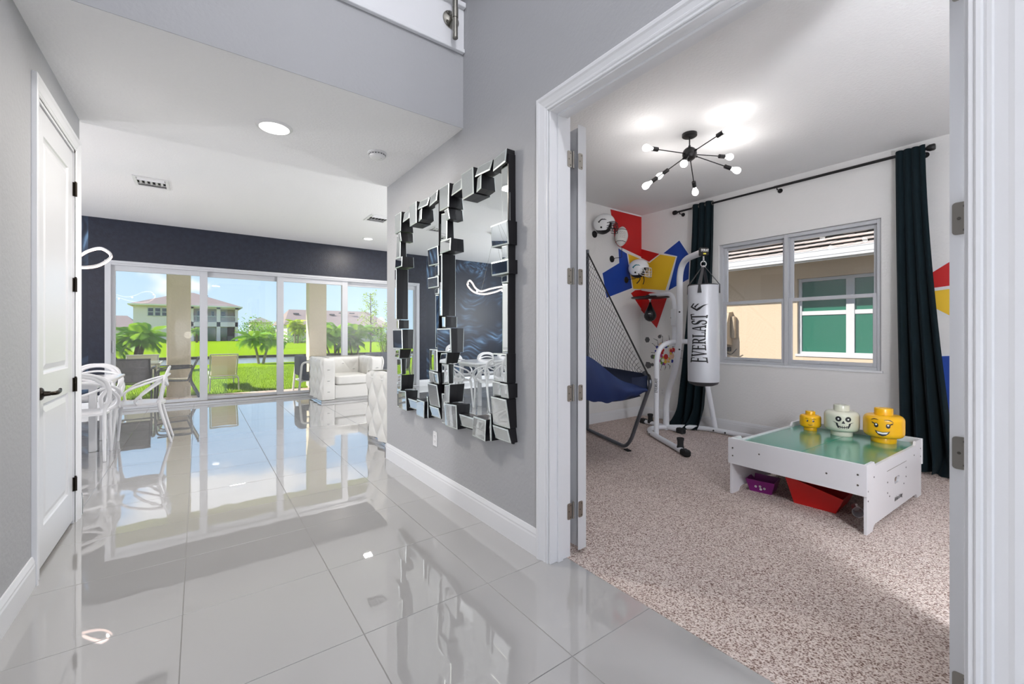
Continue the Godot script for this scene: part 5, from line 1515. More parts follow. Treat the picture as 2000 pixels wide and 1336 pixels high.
		mark.call("eyebrow", bow.call(Vector2(-0.62, 0.36), Vector2(-0.44, 0.48), Vector2(-0.24, 0.4), 0.022), K, 0.0006)
		mark.call("eyebrow", bow.call(Vector2(0.02, 0.4), Vector2(0.3, 0.48), Vector2(0.46, 0.3), 0.022), K, 0.0006)
		for s in [-1.0, 1.0]:
			var c := Vector2(-0.07 + s * 0.28, 0.1)
			mark.call("eye", dot.call(c, 0.11, 0.125), K, 0.0006)
			mark.call("eye_glint", dot.call(c + Vector2(0.0, 0.04), 0.05, 0.05), W, 0.001)
			mark.call("lash", [c + Vector2(s * 0.04, 0.09), c + Vector2(s * 0.14, 0.13), c + Vector2(s * 0.26, 0.2), c + Vector2(s * 0.2, 0.12), c + Vector2(s * 0.27, 0.12), c + Vector2(s * 0.1, 0.05)], K, 0.0006)
		mark.call("mouth", [Vector2(-0.42, -0.16), Vector2(-0.34, -0.2), Vector2(-0.05, -0.24), Vector2(0.22, -0.2), Vector2(0.3, -0.16), Vector2(0.24, -0.3), Vector2(0.1, -0.42), Vector2(-0.06, -0.46), Vector2(-0.22, -0.42), Vector2(-0.36, -0.3)], K, 0.0006)
		mark.call("teeth", [Vector2(-0.33, -0.23), Vector2(-0.05, -0.27), Vector2(0.22, -0.23), Vector2(0.14, -0.33), Vector2(-0.06, -0.36), Vector2(-0.26, -0.33)], W, 0.001)


# ---------------------------------------------------------------- the back garden, the lake and the houses beyond it
func outdoors() -> void:
	var m := mat("lawn", Color.WHITE, 1.0, 0.0, 0.0)
	m.albedo_texture = noise_tex(0.05, 61, 512, 5, FastNoiseLite.TYPE_SIMPLEX_SMOOTH, ramp([[0.0, rgb(100, 140, 8)], [0.5, rgb(146, 182, 16)], [1.0, rgb(184, 208, 34)]]))
	relief(m, noise_tex(0.08, 62, 512, 4), 0.35, 6.0)
	m = mat("lake_water", rgb(150, 158, 160), 0.12, 0.0, 0.6)
	relief(m, noise_tex(0.02, 63, 512, 3), 0.4, 0.6)
	mat("bank_soil", rgb(70, 62, 46), 0.95)
	mat("grass_blade", rgb(150, 186, 44), 0.8, 0.0, 0.2)
	var g := Geo.new()
	var ground := func(u: float, v: float) -> Vector3:
		var z := -9.6 - v * 14.4
		return Vector3(-26 + 52 * u, -0.03 - 0.42 * smoothstep(-21.6, -23.6, z), z)
	g.surf(ground, 20, 60)
	var l := struct("lawn", g, M.lawn)
	var far := func(u: float, v: float) -> Vector3:
		var z := -30.6 - v * 110.0
		var y := -0.34 + 0.3 * smoothstep(0.0, 0.008, v) + 0.12 * smoothstep(0.0, 0.4, v)
		return Vector3((u - 0.5) * 240.0, y, z)
	struct("lawn_far_bank", Geo.new().surf(far, 10, 200), M.lawn)
	struct("lake_shore", Geo.new().span(Vector3(-120, -0.9, -30.9), Vector3(120, -0.08, -30.58)), M.bank_soil)
	struct("lake_water", Geo.new().span(Vector3(-120, -1.0, -31), Vector3(120, -0.22, -22.2)), M.lake_water)
	# blades of grass, thick enough near the patio to break up its edge
	var tuft := Geo.new()
	for k in 5:
		var a := k * 1.3
		var d := Vector3(cos(a), 0, sin(a))
		var s := Vector3(-d.z, 0, d.x) * 0.004
		tuft.fan([d * 0.01 - s, d * 0.01 + s, d * 0.035 + Vector3.UP * 0.05], (Vector3.UP + d * 0.3).normalized())
	var mm := MultiMesh.new()
	mm.transform_format = MultiMesh.TRANSFORM_3D
	mm.mesh = tuft.mesh()
	mm.instance_count = 26000
	for i in 26000:
		var z := -10.9 - 8.0 * pow(rng.randf(), 1.6)
		var x := rng.randf_range(-3.5, 6.5)
		mm.set_instance_transform(i, Transform3D(Basis(Vector3.UP, rng.randf() * TAU).scaled(Vector3.ONE * rng.randf_range(0.7, 1.5)), Vector3(x, -0.035, z)))
	var mi := MultiMeshInstance3D.new()
	mi.name = "grass"
	mi.multimesh = mm
	mi.material_override = M.grass_blade
	add_child(mi)
	mi.set_meta("kind", "stuff")
	tag(mi, "short bright green grass blades along the edge of the patio", "grass")
	patio()
	patio_furniture()
	plants()
	lake_houses()


func patio() -> void:
	var t := Node3D.new()
	t.name = "terrace"
	add_child(t)
	t.set_meta("kind", "structure")
	part("sand_bed", Geo.new().span(Vector3(-5.4, -0.3, -10.9), Vector3(5.8, -0.045, -9.6)).span(Vector3(-0.55, -0.3, -11.1), Vector3(-0.05, -0.04, -10.7)).span(Vector3(2.0, -0.3, -11.1), Vector3(2.52, -0.04, -10.7)), M.grout, t)
	var cols := [rgb(196, 178, 166), rgb(178, 160, 152), rgb(206, 192, 180), rgb(168, 148, 142)]
	for k in 4:
		mat("paver_%d" % k, cols[k], 0.9)
	var pm := Geo.new().box(Vector3.ZERO, Vector3(0.294, 0.05, 0.144), 0.006).mesh()
	var n := 0
	for r in 8:
		for c in 26:
			piece("brick", pm, M["paver_%d" % rng.randi_range(0, 3)], t, Transform3D(Basis(), Vector3(-2.4 + 0.3 * c + 0.15 * (r % 2), -0.04 + rng.randf_range(-0.001, 0.001), -9.69 - 0.15 * r)), n)
			n += 1
	for x in [-0.31, 2.26]:
		struct("pillar", Geo.new().span(Vector3(x - 0.19, -0.05, -11.08), Vector3(x + 0.19, 2.6, -10.72), 0.012), M.stucco)
	struct("roof_beam", Geo.new().span(Vector3(-5.6, 2.47, -11.1), Vector3(5.75, 2.85, -10.7)), M.stucco)
	struct("ceiling_terrace", Geo.new().span(Vector3(-5.6, 2.85, -11.5), Vector3(5.75, 2.95, -9.6)).span(Vector3(-5.7, 2.78, -11.6), Vector3(5.85, 2.98, -11.48)), M.ceiling_paint)


func sling_chair(label: String, at: Vector3, turn: float, sling: Material, frame: Material, group := "sling armchairs on the patio") -> Node3D:   # faces +z
	var t := thing("patio_chair", label, "chair", at, turn, group)
	var curve := func(v: float) -> Vector2:   # (y, z) along the sling, from the front of the seat over to the top of the back
		if v < 0.5:
			return Vector2(lerpf(0.42, 0.385, sin(v * PI)), lerpf(0.25, -0.2, v * 2))
		var q := (v - 0.5) * 2.0
		return Vector2(0.385 + 0.42 * q, -0.2 - 0.15 * q - 0.02 * q * q)
	part("sling", Geo.new().surf(func(u, v): return Vector3((u - 0.5) * 0.5, curve.call(v).x - 0.012 * sin(u * PI), curve.call(v).y), 8, 24, false, 0.006), sling, t, false)
	for s in [-1.0, 1.0]:
		var rail := []
		for k in 13:
			var q: Vector2 = curve.call(k / 12.0)
			rail.append(Vector3(s * 0.262, q.x, q.y))
		part("side_rail", Geo.new().tube(rail, 0.014, 8), frame, t, false)
		part("arm", Geo.new().tube(bent([Vector3(s * 0.3, 0.0, 0.27), Vector3(s * 0.3, 0.6, 0.24), Vector3(s * 0.3, 0.63, -0.27)], 0.08, 5), 0.015, 8, false, true, 1.0), frame, t, false)
		part("armrest", Geo.new().box(Vector3(s * 0.3, 0.64, 0.0), Vector3(0.05, 0.02, 0.46), 0.006), frame, t, false)
		part("leg", Geo.new().tube(bent([Vector3(s * 0.28, 0.63, -0.27), Vector3(s * 0.28, 0.36, -0.24), Vector3(s * 0.29, 0.0, -0.4)], 0.08, 5), 0.015, 8), frame, t, false)
	part("cross_bar", Geo.new().tube([Vector3(-0.28, 0.8, -0.36), Vector3(0.28, 0.8, -0.36)], 0.014, 8).tube([Vector3(-0.3, 0.37, 0.24), Vector3(0.3, 0.37, 0.24)], 0.013, 8).tube([Vector3(-0.28, 0.36, -0.23), Vector3(0.28, 0.36, -0.23)], 0.013, 8), frame, t, false)
	return t


func patio_furniture() -> void:
	mat("grey_sling", rgb(124, 122, 124), 0.8)
	mat("pale_sling", rgb(206, 198, 186), 0.8)
	mat("beige_sling", rgb(244, 222, 206), 0.8)
	mat("silver_frame", rgb(190, 188, 184), 0.4, 0.3)
	mat("charcoal_frame", rgb(84, 84, 88), 0.4, 0.2)
	sling_chair("grey sling patio chair with its back to the sliding doors", Vector3(-0.96, -0.015, -10.3), PI, M.grey_sling, M.charcoal_frame)
	sling_chair("pale sling patio chair beyond the patio table", Vector3(-0.98, -0.03, -12.0), 0.0, M.pale_sling, M.silver_frame)
	sling_chair("grey framed sling patio chair turned sideways beside the first pillar", Vector3(-0.36, -0.015, -10.22), -PI / 2, M.pale_sling, M.charcoal_frame)
	var t := thing("patio_table", "glass topped patio table between the sling chairs", "table", Vector3(-1.16, -0.03, -11.2))
	var m := mat("table_glass", Color(0.7, 0.8, 0.82, 0.45), 0.05)
	m.transparency = BaseMaterial3D.TRANSPARENCY_ALPHA
	part("table_top", Geo.new().box(Vector3(0, 0.69, 0), Vector3(1.1, 0.012, 0.9), 0.003), M.table_glass, t, false)
	var g := Geo.new()
	for s in [-1.0, 1.0]:
		g.box(Vector3(s * 0.55, 0.688, 0), Vector3(0.03, 0.03, 0.93), 0.006).box(Vector3(0, 0.688, s * 0.45), Vector3(1.12, 0.03, 0.03), 0.006)
	part("rim", g, M.silver_frame, t, false)
	for sx in [-1.0, 1.0]:
		for sz in [-1.0, 1.0]:
			part("leg", Geo.new().tube([Vector3(sx * 0.5, 0.68, sz * 0.4), Vector3(sx * 0.47, 0.0, sz * 0.37)], 0.02, 10), M.silver_frame, t, false)
	# sun lounger, seen from behind its raised back
	t = thing("sun_lounger", "beige sling sun lounger with raised back on the grass", "sun lounger", Vector3(0.46, -0.03, -11.25))
	part("back_sling", Geo.new().surf(func(u, v): return Vector3((u - 0.5) * 0.46, lerpf(0.33, 0.8, v) - 0.01 * sin(u * PI), lerpf(-0.42, 0.05, v) - 0.03 * sin(u * PI)), 8, 10, false, 0.006), M.beige_sling, t, false)
	part("seat_sling", Geo.new().surf(func(u, v): return Vector3((u - 0.5) * 0.46, 0.33 - 0.015 * sin(u * PI), lerpf(-0.42, -1.75, v)), 8, 10, false, 0.006), M.beige_sling, t, false)
	g = Geo.new()
	for s in [-1.0, 1.0]:
		g.tube(bent([Vector3(s * 0.25, 0.82, 0.06), Vector3(s * 0.25, 0.33, -0.43), Vector3(s * 0.25, 0.33, -1.8)], 0.06, 4), 0.014, 8)
		g.tube([Vector3(s * 0.25, 0.31, -0.43), Vector3(s * 0.25, 0.31, 0.12)], 0.013, 8)
	g.tube([Vector3(-0.25, 0.82, 0.06), Vector3(0.25, 0.82, 0.06)], 0.014, 8).tube([Vector3(-0.25, 0.31, 0.12), Vector3(0.25, 0.31, 0.12)], 0.013, 8).tube([Vector3(-0.25, 0.35, 0.1), Vector3(0.25, 0.35, 0.1)], 0.01, 8)
	part("frame", g, M.silver_frame, t, false)
	for s in [-1.0, 1.0]:
		for z in [0.12, -1.6]:
			part("leg", Geo.new().tube([Vector3(s * 0.25, 0.32, z), Vector3(s * 0.265, 0.0, z + 0.03)], 0.014, 8), M.silver_frame, t, false)
	# cushioned outdoor seats behind the indoor armchair
	mat("slate_cushion", rgb(74, 80, 96), 0.85)
	mat("white_frame", rgb(226, 226, 226), 0.4)
	lounge_seat("patio armchair with slate cushion and white curved arms left of the white armchair", Vector3(2.05, -0.015, -10.12), 0.68, PI / 2 * 1.0)
	lounge_seat("slate cushioned patio seat half hidden by the right arm of the white armchair", Vector3(3.85, -0.015, -10.25), 1.2, 0.0)


func lounge_seat(label: String, at: Vector3, w: float, turn: float) -> void:
	var t := thing("outdoor_armchair", label, "outdoor chair", at, turn, "slate cushioned patio seats")
	for s in [-1.0, 1.0]:
		part("side_frame", Geo.new().tube(bent([Vector3(s * w / 2, 0, 0.3), Vector3(s * w / 2, 0.62, 0.27), Vector3(s * w / 2, 0.66, -0.3), Vector3(s * w / 2, 0.0, -0.36)], 0.1, 5), 0.022, 10), M.white_frame, t, false)
	part("rail", Geo.new().tube([Vector3(-w / 2, 0.25, 0.28), Vector3(w / 2, 0.25, 0.28)], 0.018, 8).tube([Vector3(-w / 2, 0.25, -0.3), Vector3(w / 2, 0.25, -0.3)], 0.018, 8).box(Vector3(0, 0.26, 0), Vector3(w - 0.02, 0.02, 0.56)), M.white_frame, t, false)
	var g := Geo.new()
	cushion(g, Vector3(0, 0.34, 0.02), Vector3(w - 0.06, 0.14, 0.58), 0.04)
	part("seat_cushion", g, M.slate_cushion, t, false)
	g = Geo.new()
	cushion(g, Vector3(0, 0.58, -0.27), Vector3(w - 0.06, 0.42, 0.15), 0.04)
	part("back_cushion", g, M.slate_cushion, t, false)


func frond(length: float, droop: float, pairs: int, leaf: float, wid: float) -> ArrayMesh:   # a feather leaf growing along +z from the origin, arching over
	var g := Geo.new()
	var rib := []
	for k in 11:
		var s := k / 10.0
		rib.append(Vector3(0, length * (0.5 * s - droop * s * s), length * s * (1 - 0.18 * s)))
	g.tube(rib, [0.012, 0.011, 0.01, 0.009, 0.008, 0.007, 0.006, 0.005, 0.004, 0.003, 0.002], 5)
	for k in pairs:
		var s := lerpf(0.12, 0.99, float(k) / (pairs - 1))
		var i := int(s * 9.99)
		var p: Vector3 = (rib[i] as Vector3).lerp(rib[i + 1], s * 10.0 - i)
		var ll := leaf * (0.35 + 0.65 * sin(s * PI * 0.85 + 0.3))
		for e in [-1.0, 1.0]:
			var d := Vector3(e * 0.85, -0.25, 0.5).normalized()
			var tip := p + d * ll + Vector3(0, -0.25 * ll, 0)
			var mid := p + d * ll * 0.5
			var w := Vector3(0, 0.25, 1).normalized() * wid * 0.5
			var nn := d.cross(w).normalized()
			if nn.y < 0:
				nn = -nn
			g.fan([p, mid + w, tip], nn)
			g.fan([p, tip, mid - w], nn)
	return g.mesh()


func palm(called: String, label: String, at: Vector3, stems: Array, mesh: ArrayMesh, leaf: Material, count: int, bark: Material, thick: float, size := 1.0) -> void:   # stems: [foot, top] offsets
	var t := thing(called, label, "palm tree", at)
	var k := 0
	for s in stems:
		var a: Vector3 = s[0]
		var b: Vector3 = s[1]
		var pts := []
		var rad := []
		for i in 9:
			var q := i / 8.0
			pts.append(a.lerp(b, q) + (b - a) * Vector3(1, 0, 1) * 0.35 * (q * q - q))
			rad.append(thick * lerpf(1.15, 0.85, q) * (1.0 + 0.06 * (i % 2)))
		part("trunk", Geo.new().tube(pts, rad, 10), bark, t, false)
		for i in count:
			var yaw := TAU * (i * 0.381966 + 0.13 * k) + rng.randf() * 0.3
			var pitch := lerpf(0.75, -0.55, float(i) / count) + rng.randf_range(-0.1, 0.1)
			piece("frond", mesh, leaf, t, Transform3D(Basis(Vector3.UP, yaw) * Basis(Vector3.RIGHT, -pitch).scaled(Vector3.ONE * size * rng.randf_range(0.85, 1.1)), b), k * count + i)
		k += 1


func plants() -> void:
	for q in [["palm_green", rgb(112, 168, 36)], ["palm_dark", rgb(78, 132, 44)], ["palm_yellow", rgb(206, 208, 60)], ["tree_leaf", rgb(160, 180, 62)], ["bush_leaf", rgb(124, 166, 52)]]:
		var m := mat(q[0], q[1], 0.55)
		m.backlight_enabled = true
		m.backlight = Color(0.55, 0.68, 0.2)
	mat("bark", rgb(92, 72, 56), 0.95)
	mat("pale_bark", rgb(150, 138, 120), 0.9)
	var f1 := frond(0.95, 0.62, 30, 0.3, 0.016)
	var f2 := frond(0.95, 0.7, 22, 0.36, 0.034)
	palm("date_palm", "small date palm with two leaning trunks at the lawn's far left", Vector3(-1.75, -0.1, -19.2), [[Vector3(0, 0, 0), Vector3(0.12, 1.12, 0)], [Vector3(0.08, 0, 0.1), Vector3(0.32, 1.25, 0.2)], [Vector3(-0.25, 0, 0.1), Vector3(-0.75, 0.95, 0)]], f1, M.palm_green, 19, M.bark, 0.065)
	palm("christmas_palm", "green palm clump with two pale trunks before the lake", Vector3(2.13, -0.05, -21.0), [[Vector3(-0.05, 0, 0), Vector3(-0.25, 1.05, 0)], [Vector3(0.1, 0, 0.05), Vector3(0.38, 1.02, 0.1)]], f2, M.palm_green, 16, M.pale_bark, 0.045, 0.85)
	palm("christmas_palm", "green palm clump with three thin trunks right of the second pillar", Vector3(5.3, -0.1, -21.6), [[Vector3(-0.15, 0, 0), Vector3(-0.5, 1.1, 0)], [Vector3(0.02, 0, 0), Vector3(0.0, 1.45, 0)], [Vector3(0.15, 0, 0), Vector3(0.25, 1.2, 0)]], f2, M.palm_green, 16, M.bark, 0.04)
	palm("christmas_palm", "dark green palm clump behind the white armchair", Vector3(6.25, -0.1, -21.6), [[Vector3(-0.1, 0, 0), Vector3(-0.25, 0.95, 0)], [Vector3(0.12, 0, 0), Vector3(0.2, 1.45, 0)]], f2, M.palm_dark, 16, M.bark, 0.04)
	palm("small_palm", "small far palm before the two storey house's lower terrace", Vector3(-0.15, 0.0, -72.0), [[Vector3.ZERO, Vector3(0, 1.6, 0)]], f2, M.palm_dark, 20, M.bark, 0.12, 1.3)
	var spots := [[9.9, 2.5, 1.5, -60.0], [11.5, 2.1, 1.3, -57.5], [12.9, 1.7, 1.2, -60.5]]
	for k in 3:
		palm("yellow_palm", ["tall yellowish palm at the left corner of the low house", "middle yellowish palm before the low house", "short yellowish palm nearest the second pillar, before the low house"][k], Vector3(spots[k][0], 0, spots[k][3]), [[Vector3.ZERO, Vector3(0.1, spots[k][1], 0)], [Vector3(0.3, 0, 0), Vector3(0.5, spots[k][1] * 0.7, 0)]], f2, M.palm_yellow, 20, M.pale_bark, 0.1, spots[k][2])
	leafy_tree("leafy_tree", "slender leafy tree with sparse yellow-green leaves behind the white armchair", Vector3(7.15, -0.25, -22.0), 3.7, 0.75, 900, M.tree_leaf, 0.11, true)
	leafy_tree("garden_bush", "dense green bush at the foot of the slender tree", Vector3(7.95, -0.25, -21.9), 2.1, 0.62, 700, M.bush_leaf, 0.11, false)
	leafy_tree("garden_tree", "second leafy tree cut off by the hall wall's corner", Vector3(8.3, -0.25, -22.6), 3.3, 0.5, 350, M.tree_leaf, 0.11, true)
	var far := [[6.6, 3.6, 1.4, -78.0, "dark round tree beside the two storey house"], [8.2, 2.7, 1.3, -74.0, "round green tree between the two houses"], [9.4, 2.5, 1.2, -80.0, "far green tree left of the low house"], [11.5, 3.4, 1.5, -95.0, "tall far tree before the grey roof"]]
	for q in far:
		leafy_tree("far_tree", q[4], Vector3(q[0], 0, q[3]), q[1], q[2], 420, M.palm_dark if q[2] > 1.35 else M.bush_leaf, 0.4, false)
	for k in 4:
		leafy_tree("far_hedge", ["low dark hedge at the low house's left corner", "low dark hedge under the tall yellowish palm", "low dark hedge under the short yellowish palms", "low dark hedge right of the yellowish palms"][k], Vector3(8.8 + k * 2.1, 0, -61.8), 0.9, 1.0, 200, M.palm_dark, 0.3, false, "low hedges across the lake")


func leafy_tree(called: String, label: String, at: Vector3, h: float, r: float, count: int, leaf: Material, size: float, slender: bool, group := "") -> void:
	var t := thing(called, label, "bush" if not slender else "tree", at, 0.0, group)
	var rn := RandomNumberGenerator.new()
	rn.seed = int(absf(at.x * 131.0) + absf(at.z * 17.0)) + count
	var g := Geo.new()
	var tips := []
	if slender:
		g.tube([Vector3.ZERO, Vector3(0.03, h * 0.5, 0), Vector3(0.0, h * 0.97, 0.02)], [0.045, 0.035, 0.012], 8)
		for k in 22:
			var y := h * lerpf(0.28, 0.95, k / 21.0)
			var a := k * 2.4
			var l := r * lerpf(1.0, 0.35, k / 21.0) * rn.randf_range(0.6, 1.1)
			var tip := Vector3(cos(a) * l, y + l * 0.55, sin(a) * l)
			g.tube([Vector3(0.02, y, 0), tip], [0.014, 0.005], 5)
			tips.append([Vector3(0.02, y, 0), tip])
	else:
		for k in 16:
			var a := k * 2.4
			var tip := Vector3(cos(a) * r * sqrt(k / 16.0), h * rn.randf_range(0.45, 0.95), sin(a) * r * sqrt(k / 16.0))
			g.tube([Vector3(tip.x * 0.2, 0, tip.z * 0.2), tip], [0.02, 0.008], 5)
			tips.append([Vector3(tip.x * 0.4, tip.y * 0.25, tip.z * 0.4), tip])
	part("trunk" if slender else "stem", g, M.bark, t, false)
	var lf := Geo.new()
	lf.fan([Vector3.ZERO, Vector3(0.28, 0.05, 0.5), Vector3(0, 0, 1)], Vector3(0.2, 1, 0).normalized())
	lf.fan([Vector3.ZERO, Vector3(0, 0, 1), Vector3(-0.28, 0.05, 0.5)], Vector3(-0.2, 1, 0).normalized())
	var mm := MultiMesh.new()
	mm.transform_format = MultiMesh.TRANSFORM_3D
	mm.mesh = lf.mesh()
	mm.instance_count = count
	for i in count:
		var e: Array = tips[rn.randi_range(0, tips.size() - 1)]
		var p: Vector3 = (e[0] as Vector3).lerp(e[1], rn.randf_range(0.35, 1.05)) + Vector3(rn.randfn(), rn.randfn(), rn.randfn()) * size * (0.75 if slender else 1.3)
		p.y = maxf(p.y, size * 0.4)
		mm.set_instance_transform(i, Transform3D(Basis.from_euler(Vector3(rn.randf_range(-0.9, 0.9), rn.randf() * TAU, rn.randf_range(-0.6, 0.6))).scaled(Vector3.ONE * size * rn.randf_range(0.7, 1.2)), p))
	var mi := MultiMeshInstance3D.new()
	mi.name = "leaves"
	mi.multimesh = mm
	mi.material_override = leaf
	mi.set_meta("kind", "stuff")
	t.add_child(mi)


func hip_roof(g: Geo, a: Vector2, b: Vector2, y: float, top: float, inset: float) -> void:   # a, b: corners in x and z
	var mz := (a.y + b.y) / 2
	var p := [Vector3(a.x, y, a.y), Vector3(b.x, y, a.y), Vector3(b.x, y, b.y), Vector3(a.x, y, b.y)]
	var r0 := Vector3(a.x + inset, top, mz)
	var r1 := Vector3(b.x - inset, top, mz)
	var mid := Vector3((a.x + b.x) / 2, y - 3, mz)
	g.face([p[0], p[1], r1, r0], mid)
	g.face([p[2], p[3], r0, r1], mid)
	g.face([p[1], p[2], r1], mid)
	g.face([p[3], p[0], r0], mid)
	g.face(p, mid + Vector3(0, 20, 0))


func house_window(parent: Node3D, x0: float, x1: float, y0: float, y1: float, z: float) -> void:
	var g := Geo.new()
	for q in [[x0, x0 + 0.07, y0, y1], [x1 - 0.07, x1, y0, y1], [x0, x1, y0, y0 + 0.07], [x0, x1, y1 - 0.07, y1], [x0, x1, (y0 + y1) / 2 - 0.04, (y0 + y1) / 2 + 0.04]]:
		g.span(Vector3(q[0], q[2], z), Vector3(q[1], q[3], z + 0.08))
	var w := part("window", g, M.aluminium_white, parent)
	part("pane", Geo.new().span(Vector3(x0 + 0.03, y0 + 0.03, z + 0.01), Vector3(x1 - 0.03, y1 - 0.03, z + 0.03)), M.house_glass, w)


func lake_houses() -> void:
	mat("house_wall", rgb(232, 214, 220), 0.9)
	mat("house_trim", rgb(228, 222, 206), 0.8)
	mat("roof_tile", rgb(150, 134, 130), 0.9)
	relief(M.roof_tile, noise_tex(0.08, 71, 256, 2), 0.5, 3.0)
	mat("house_glass", rgb(34, 48, 66), 0.08, 0.0, 0.6)
	mat("green_glass", rgb(60, 110, 104), 0.1, 0.0, 0.6)
	mat("shade_wall", rgb(150, 142, 132), 0.9)
	var z := -85.0
	var t := thing("house", "two storey house with hipped tile roof, balcony and terrace across the lake", "house", Vector3(-1.2, 0, z))
	var g := Geo.new()
	g.span(Vector3(-7.84, 0, z - 11), Vector3(-0.92, 5.7, z))
	g.span(Vector3(-0.92, 0, z - 11), Vector3(5.41, 5.7, z - 2.6))
	for q in [[-0.92, -0.6, 0.0, 5.7], [2.45, 2.95, 0.0, 5.7], [5.0, 5.41, 0.0, 5.7], [-0.92, 5.41, 2.45, 3.2], [-0.92, 5.41, 5.35, 5.7]]:
		g.span(Vector3(q[0], q[2], z - 0.4), Vector3(q[1], q[3], z))
	g.span(Vector3(5.0, 0, z - 2.6), Vector3(5.41, 5.7, z - 0.4)).span(Vector3(-0.92, 2.45, z - 2.6), Vector3(5.41, 2.8, z - 0.4))
	part("wall", g, M.house_wall, t)
	g = Geo.new()
	hip_roof(g, Vector2(-8.4, z + 0.7), Vector2(6.0, z - 11.7), 5.75, 8.25, 6.6)
	var rf := part("roof", g, M.roof_tile, t)
	part("fascia", Geo.new().span(Vector3(-8.4, 5.6, z + 0.62), Vector3(6.0, 5.82, z + 0.72)).span(Vector3(5.9, 5.6, z - 11.7), Vector3(6.02, 5.82, z + 0.7)).span(Vector3(-8.42, 5.6, z - 11.7), Vector3(-8.3, 5.82, z + 0.7)), M.house_trim, rf)
	part("roof_vent", Geo.new().box(Vector3(0.9, 7.7, z - 3.9), Vector3(0.9, 0.16, 0.4), 0.02), M.house_glass, rf)
	for k in 3:
		house_window(t, -6.2 + 0.83 * k, -5.46 + 0.83 * k, 4.0, 5.27, z)
	for q in [[-0.2, 0.5, 3.3, 5.1], [1.75, 2.2, 4.1, 5.1], [3.1, 3.75, 4.0, 5.1]]:
		house_window(t, q[0], q[1], q[2], q[3], z - 2.58)
	for q in [[-0.5, 0.8], [0.85, 2.4], [3.0, 4.0]]:
		part("glass_door", Geo.new().span(Vector3(q[0], 0.05, z - 2.58), Vector3(q[1], 2.3, z - 2.54)), M.green_glass, t)
	part("dark_opening", Geo.new().span(Vector3(4.0, 0.0, z - 2.58), Vector3(4.98, 2.4, z - 2.55)), M.dark_hole, t)
	for q in [[-0.6, 2.45], [2.95, 5.0]]:
		var r := Geo.new()
		r.span(Vector3(q[0], 4.1, z - 0.24), Vector3(q[1], 4.18, z - 0.16)).span(Vector3(q[0], 3.28, z - 0.23), Vector3(q[1], 3.33, z - 0.17))
		var x: float = q[0]
		while x < q[1]:
			r.span(Vector3(x, 3.3, z - 0.22), Vector3(x + 0.035, 4.12, z - 0.18))
			x += 0.14
		part("balcony_railing", r, M.aluminium_white, t)
	part("terrace_furniture", Geo.new().box(Vector3(4.4, 0.45, z - 1.4), Vector3(0.9, 0.9, 0.6), 0.05).box(Vector3(3.5, 0.35, z - 1.6), Vector3(0.6, 0.7, 0.5), 0.05), M.charcoal_frame, t)
	# low house further right
	z = -66.0
	t = thing("house", "low house with a long mauve tile roof across the lake", "house", Vector3(17.0, 0, z))
	part("wall", Geo.new().span(Vector3(9.95, 0, z - 11), Vector3(23.6, 2.6, z)).span(Vector3(12.2, 0, z), Vector3(16.8, 2.2, z + 2.0)), M.house_trim, t)
	g = Geo.new()
	hip_roof(g, Vector2(9.4, z + 0.7), Vector2(24.4, z - 11.7), 2.55, 4.95, 1.6)
	hip_roof(g, Vector2(11.8, z + 2.6), Vector2(17.2, z - 6.0), 2.25, 3.6, 2.4)
	hip_roof(g, Vector2(19.2, z + 2.2), Vector2(24.2, z - 6.0), 2.25, 3.5, 2.2)
	rf = part("roof", g, M.roof_tile, t)
	for x in [11.6, 16.6, 18.0, 19.6]:
		part("roof_vent", Geo.new().box(Vector3(x, 4.25 if x < 17 else 4.5, z - 3.3), Vector3(0.75, 0.14, 0.4), 0.02), M.house_glass, rf)
	house_window(t, 13.2, 14.6, 0.9, 2.0, z + 2.0)
	house_window(t, 18.0, 19.4, 0.9, 2.1, z)
	house_window(t, 10.6, 11.6, 0.9, 2.1, z)
	house_window(t, 21.2, 22.8, 0.9, 2.1, z)
	# glimpses of two more houses
	t = thing("house", "far house whose roof shows left of the two storey house", "house", Vector3(-13.5, 0, -110))
	part("wall", Geo.new().span(Vector3(-18.0, 0, -118), Vector3(-9.6, 2.6, -110)), M.house_wall, t)
	g = Geo.new()
	hip_roof(g, Vector2(-18.6, -109.4), Vector2(-9.0, -118.6), 2.55, 4.9, 2.4)
	part("roof", g, M.roof_tile, t)
	t = thing("house", "far house with a small grey hipped roof between the lakeside houses", "house", Vector3(12.6, 0, -120))
	part("wall", Geo.new().span(Vector3(10.4, 0, -127), Vector3(14.6, 4.2, -120)), M.house_wall, t)
	g = Geo.new()
	hip_roof(g, Vector2(10.0, -119.4), Vector2(15.0, -127.6), 4.1, 5.4, 2.2)
	mat("grey_roof", rgb(140, 140, 128), 0.9)
	part("roof", g, M.grey_roof, t)


